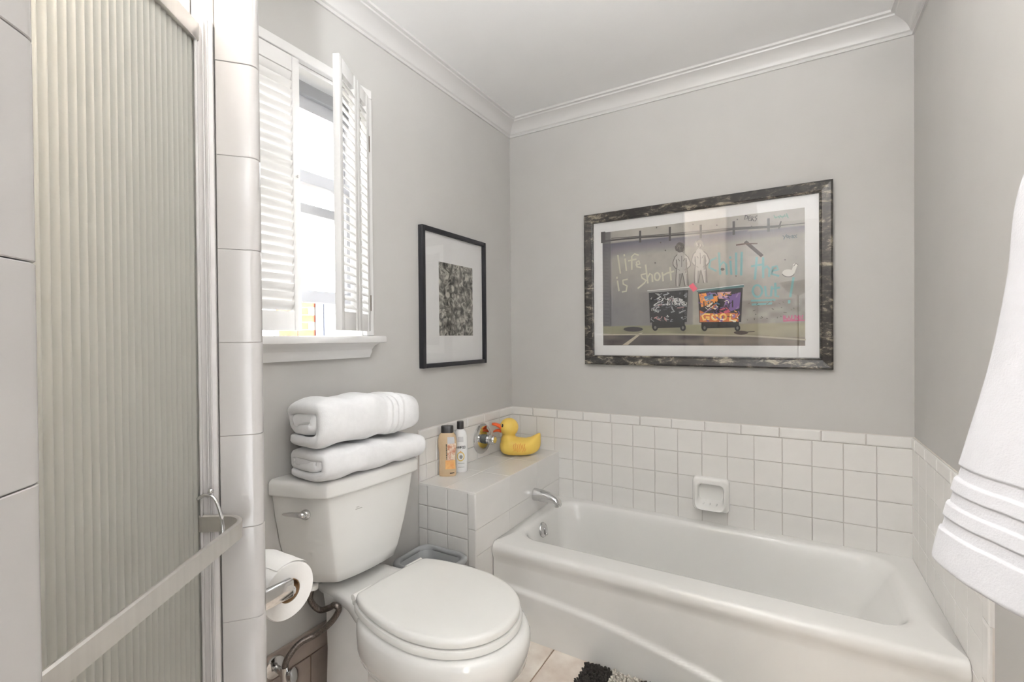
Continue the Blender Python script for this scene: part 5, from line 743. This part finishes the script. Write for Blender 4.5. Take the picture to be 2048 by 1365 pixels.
def bgcol(u, v_):
    c = mixc((158, 153, 146), (182, 177, 168), vn(u*6, v_*5, 1)); c = mixc(c, (132, 128, 122), .4*vn(u*26, v_*20, 2)*vn(u*60, v_*45, 8))
    ln = .905-.035*u
    if v_ < ln: c = mixc((78, 74, 96), c, (ln-v_)/(.17-.06*u)+.1+.3*u)
    if u < .5 and v_ < .62: c = mixc(c, (88, 90, 106), (1-u/.5)*.5*min(1, (.62-v_)/.3)+.25*max(0, .35-v_))
    if u > .72 and v_ < .34: c = mixc(c, (104, 98, 92), .55*vn(u*30, v_*26, 5))
    if u < .05: c = mixc(c, (56, 52, 58), .6)
    g = .172
    if v_ < g: c = mixc((126, 124, 104), (162, 158, 128), vn(u*14, v_*30, 3))
    if v_ < .095-.05*max(0, (u-.3)): c = mixc((66, 60, 62), (112, 103, 98), vn(u*20, v_*30, 4)*1.1)
    if v_ < g and u > .55: c = mixc(c, (166, 152, 132), .4)
    if .19 < u < .5 and .172 < v_ < .45: c = mixc(c, (70, 70, 80), .5*(1-abs(u-.4)/.2))
    return c
gx, gz = 110, 74
for i in range(gx+1):
    for j in range(gz+1): verts.append((qx0+(qx1-qx0)*i/gx, -.0096, qz0+(qz1-qz0)*j/gz))
cols = [bgcol(i/gx, j/gz) for i in range(gx+1) for j in range(gz+1)]
for i in range(gx):
    for j in range(gz): a = i*(gz+1)+j; faces.append((a, a+gz+1, a+gz+2, a+1))
lay = 0
def pm(p): return (qx0+(qx1-qx0)*max(0, min(1000, p[0]))/1000, qz0+(qz1-qz0)*max(0, min(1000, p[1]))/1000)
for kind, c, wd, pts in ART:
    lay += 1; y = -.0098-lay*.0000045; P = [Vector(pm(p)) for p in pts]
    if kind == 'p':
        n = len(verts); verts += [(p.x, y, p.y) for p in P]; cols += [c]*len(P); faces.append(tuple(range(n, n+len(P))))
    else:
        hw = wd*.000895*.5; n = len(verts)
        for i, p in enumerate(P):
            t = (P[min(i+1, len(P)-1)]-P[max(i-1, 0)]); t = t.normalized() if t.length > 1e-9 else Vector((1, 0)); s = Vector((-t.y, t.x))*hw
            if i == 0: p = p-t*hw*.8
            if i == len(P)-1: p = p+t*hw*.8
            verts += [(p.x+s.x, y, p.y+s.y), (p.x-s.x, y, p.y-s.y)]; cols += [c, c]
        for i in range(len(P)-1): a = n+2*i; faces.append((a, a+1, a+3, a+2))
me = bpy.data.meshes.new('print'); me.from_pydata(verts, [], faces); me.materials.append(MATS['print'])
at_ = me.color_attributes.new('Col', 'FLOAT_COLOR', 'POINT')
for i, c in enumerate(cols): at_.data[i].color = (*lin(c), 1)
link('print', me, pic)
MB().box((px0+.04, -.0165, pz0+.04), (px1-.04, -.0145, pz1-.04)).out('glass', 'pane', pic)
# small botanical print on the window wall
sy0, sy1, s0, s1 = -.797, -.298, 1.101, 1.732
sp_ = root('framed_botanical_print', (0, (sy0+sy1)/2, s0), 'small black framed botanical print beside the window', 'picture')
fwd = .0195
for lo, hi in (((0, sy0, s0), (.026, sy0+fwd, s1)), ((0, sy1-fwd, s0), (.026, sy1, s1)), ((0, sy0+fwd, s0), (.026, sy1-fwd, s0+fwd)), ((0, sy0+fwd, s1-fwd), (.026, sy1-fwd, s1))): MB().box(lo, hi, ch=.0015).out('frame_rail', 'black_wood', sp_, auto=35)
MB().box((.001, sy0+.01, s0+.01), (.010, sy1-.01, s1-.01)).out('mat_board', 'mat_board', sp_)
MB().box((.0101, -.669, 1.245), (.0106, -.4025, 1.587)).out('print', 'botanical', sp_)
MB().box((.0165, sy0+.015, s0+.015), (.0185, sy1-.015, s1-.015)).out('glass', 'pane', sp_)

# ================================================================ SHOWER DOOR
F = E-A*.0886; D2 = Vector((-.5656, .8246)).normalized(); N2 = Vector((.8246, .5656)).normalized()
sdr = root('shower_door', (F.x, F.y, .11), 'shower door of vertically ribbed frosted glass with aluminium frame', 'shower door')
Md = Matrix(((-D2.x, N2.x, 0, F.x), (-D2.y, N2.y, 0, F.y), (0, 0, 1, 0), (0, 0, 0, 1)))   # x along the door, y outwards
Lg, zg0, zg1 = .60, .125, 1.712
prof = []
k = 0; nr = int(Lg/.012)
for i in range(nr*6+1):
    x = .004+(Lg-.008)*i/(nr*6); prof.append((x, .0028+.0026*abs(sin(pi*i/6))))
ring = [Vector((x, y, 0)) for x, y in prof]+[Vector((x, -.003, 0)) for x, y in prof[::-1]]
MB().loft([[Md @ Vector((p.x, p.y, zz)) for p in ring] for zz in (zg0, zg1)]).out('glass_panel', 'ribbed_glass', sdr, auto=60)
MB().box((-.004, -.012, zg1-.006), (Lg, .012, zg1+.024), Md, ch=.003).out('top_rail', 'aluminium', sdr, auto=35)
MB().box((-.004, -.012, zg0-.02), (Lg, .012, zg0+.012), Md, ch=.003).out('bottom_rail', 'aluminium', sdr, auto=35)
MB().box((.0, -.007, zg0), (.007, .0055, zg1), Md, ch=.001).out('edge_seal', 'gasket', sdr)
# wall jamb against the tiled return
jb = MB()
for x0, x1, d in ((-.0885, -.062, .008), (-.086, -.0825, .013), (-.0755, -.073, .012), (-.070, -.068, .012)):
    M_ = frame_mat((E.x, E.y, 0), A3, (0, 0, 1), nA); jb.box((x0, -d-.006, zg0-.015), (x1, -.002, zg1+.03), M_, ch=.001)
jb.out('wall_jamb', 'jamb', sdr, auto=35)
# towel bar: a flat band with a rounded far return
zb0, zb1 = .930, .957; off_ = .079; rad = .036
cl = [(.010, .005), (.010, off_-rad)]
cl = [(.014, .004), (.014, .02)]+[(.014+rad-rad*cos(radians(a)), off_-rad+rad*sin(radians(a))) for a in range(0, 91, 9)]+[(.15, off_), (.35, off_), (.52, off_)]+[(.52+rad*sin(radians(a)), off_-rad+rad*cos(radians(a))) for a in range(9, 91, 9)]+[(.552, .004)]
rg = []
for i, p in enumerate(cl):
    a = Vector(cl[max(i-1, 0)]); b = Vector(cl[min(i+1, len(cl)-1)]); t = (b-a).normalized(); nn = Vector((-t.y, t.x)); h2 = .0035
    q = Vector(p); rg.append([Md @ Vector((q.x+nn.x*dx, q.y+nn.y*dx, zz)) for dx, zz in ((h2, zb0+.001), (h2, zb1-.002), (h2*.3, zb1), (-h2*.3, zb1), (-h2, zb1-.002), (-h2, zb0+.001), (-h2*.3, zb0), (h2*.3, zb0))])
MB().loft(rg).out('towel_bar', 'aluminium', sdr, auto=35)
MB().tube(crom([Md @ Vector(p) for p in ((.022, .006, .985), (.022, .018, .991), (.022, .032, .984), (.024, .043, .955), (.026, .044, .925), (.03, .036, .905))], 6), .0028, 8).ball(Md @ Vector((.022, .026, .997)), .0045, 10, 8).out('wire_hook', 'chrome', sdr, smooth=True)

# ================================================================ HANGING TOWEL
ht = root('hanging_towel', (1.70, -1.66, 1.62), 'white bath towel with woven bands hanging at the right edge', 'towel')
def bez(t, a, b, c, d): return a*(1-t)**3+3*b*t*(1-t)**2+3*c*t*t*(1-t)+d*t**3
eL = crom([(1.712, -1.655, 1.625), (1.672, -1.606, 1.52), (1.632, -1.586, 1.41), (1.622, -1.578, 1.30), (1.610, -1.566, 1.20), (1.588, -1.556, 1.09), (1.572, -1.549, 1.015), (1.560, -1.546, .955), (1.560, -1.548, .938)], 42)
eR = crom([(1.722, -1.675, 1.625), (1.735, -1.72, 1.52), (1.745, -1.76, 1.41), (1.75, -1.80, 1.30), (1.752, -1.83, 1.20), (1.752, -1.86, 1.09), (1.752, -1.885, 1.015), (1.75, -1.90, .955), (1.75, -1.905, .938)], 42)
nv = len(eL)-1; nu = 48; out_n = Vector((-.9, -.43, 0)).normalized()
tot = 0; arc = [0]
for i in range(nv): tot += (eL[i+1]-eL[i]).length; arc.append(tot)
def bandh(s):  # s: distance up from the hem
    for a, b in ((.0, .048), (.064, .083), (.099, .117), (.133, .9)):
        if a <= s <= b: return .0028
    return 0
us = [0]; 
front = []; 
for i in range(nv+1):
    row = []; s = tot-arc[i]
    for j in range(nu+1):
        u = j/nu; p = eL[i].lerp(eR[i], u); k = i/nv
        fold = .016*sin(u*pi*3.2+.4)*(.4+.6*k)*min(1, u*6)+.006*sin(u*19+k*2)*min(1, u*5)
        p = p+out_n*fold; p.z -= .012*sin(u*pi*1.1)*k-.0*u
        row.append((p, s))
    front.append(row)
v = []; f = []; thk = .011
for sd_ in (1, -1):
    for i in range(nv+1):
        for j in range(nu+1):
            p, s = front[i][j]; e = min(1, j/2.0); eb = min(1, (tot-arc[i])/.008)
            q = math.sqrt(max(0, 1-(1-e)**2))*math.sqrt(max(0, 1-(1-eb)**2))
            v.append(p+out_n*sd_*(thk*.5+bandh(s))*q+Vector((.46, -.88, 0))*((.0028-bandh(s))*(1 if j < 3 else 0)))
nn_ = (nv+1)*(nu+1)
for b in (0, nn_):
    for i in range(nv):
        for j in range(nu): a = b+i*(nu+1)+j; f.append((a, a+1, a+nu+2, a+nu+1))
for i in range(nv): a = i*(nu+1); f.append((a, a+nu+1, a+nn_+nu+1, a+nn_)); a = i*(nu+1)+nu; f.append((a, a+nu+1, a+nn_+nu+1, a+nn_))
for j in range(nu): a = nv*(nu+1)+j; f.append((a, a+1, a+nn_+1, a+nn_)); f.append((j, j+1, j+nn_+1, j+nn_))
mk('towel_cloth', v, f, 'bath_terry', ht, smooth=True)
hk = root('towel_hook', (1.80, -1.665, 1.62), 'chrome wall hook above the hanging towel at the right wall', 'hook')
MB().lathe([(0, 0), (.024, 0), (.022, .006), (0, .008)], Matrix.Translation((W, -1.665, 1.64)) @ Matrix.Rotation(-pi/2, 4, 'Y'), 20).out('rose', 'chrome', hk, auto=40)
MB().tube(crom([(W-.004, -1.665, 1.64), (1.77, -1.665, 1.635), (1.715, -1.665, 1.622), (1.695, -1.665, 1.64), (1.69, -1.665, 1.665)], 6), .005, 10).out('arm', 'chrome', hk, smooth=True)

# ================================================================ LAMPS
def bulb_emit(name, watts, r, c): return emit(name, c, watts/(pi*4*pi*r*r))
bulb_emit('bulb_ceiling', LAMP_CEIL, .035, (1, .99, .98)); bulb_emit('lens_shower', LAMP_SHOWER*2, .05, (1, .95, .89))
LX, LY = 1.12, -1.28
cl_ = root('ceiling_lamp', (LX, LY, ZC), 'ceiling lamp with three bare bulbs over the bathroom', 'lamp')
MB().lathe([(0, 0), (.09, 0), (.086, -.012), (.04, -.018), (0, -.018)], Matrix.Translation((LX, LY, ZC)), 32).out('base_plate', 'trim', cl_, auto=40)
MB().tube([(LX, LY, ZC-.02), (LX, LY, ZC-.06)], .012, 12).out('stem', 'chrome', cl_, auto=40)
for a in (30, 150, 270):
    x, y = LX+.085*cos(radians(a)), LY+.085*sin(radians(a)); MB().tube([(LX, LY, ZC-.05), (x, y, ZC-.055), (x, y, ZC-.075)], .010, 10).out('arm', 'chrome', cl_, smooth=True)
    MB().ball((x, y, ZC-.105), .035, 16, 12).out('bulb', 'bulb_ceiling', cl_, smooth=True)
sl_ = root('shower_lamp', (.46, -2.25, ZC), 'round ceiling lamp inside the shower', 'lamp')
MB().lathe([(0, 0), (.11, 0), (.108, -.015), (.09, -.02), (0, -.02)], Matrix.Translation((.46, -2.25, ZC)), 32).out('trim_ring', 'trim', sl_, auto=40)
MB().ball((.46, -2.25, ZC-.045), (.08, .08, .03), 20, 10).out('lens', 'lens_shower', sl_, smooth=True)
bulb_emit('bulb_fill', FILL_UP, .045, (.965, .985, 1))
UX, UY = 1.48, -2.72  # added unseen lamp that bounces fill light off the ceiling
ul = root('fill_uplight', (UX, UY, 0), 'added uplight, out of view near the right wall, brightening the ceiling', 'lamp')
MB().lathe([(0, 0), (.14, 0), (.135, .02), (.02, .03), (0, .03)], Matrix.Translation((UX, UY, 0)), 28).out('base', 'chrome', ul, auto=40)
MB().tube([(UX, UY, .02), (UX, UY, 1.62)], .012, 12).out('pole', 'chrome', ul, auto=40)
MB().lathe([(.02, 0), (.09, .04), (.15, .12), (.152, .12), (.147, .118), (.088, .045), (.02, .008)], Matrix.Translation((UX, UY, 1.6)), 32).out('shade', 'trim', ul, auto=40)
MB().ball((UX, UY, 1.665), .045, 16, 12).out('bulb', 'bulb_fill', ul, smooth=True)
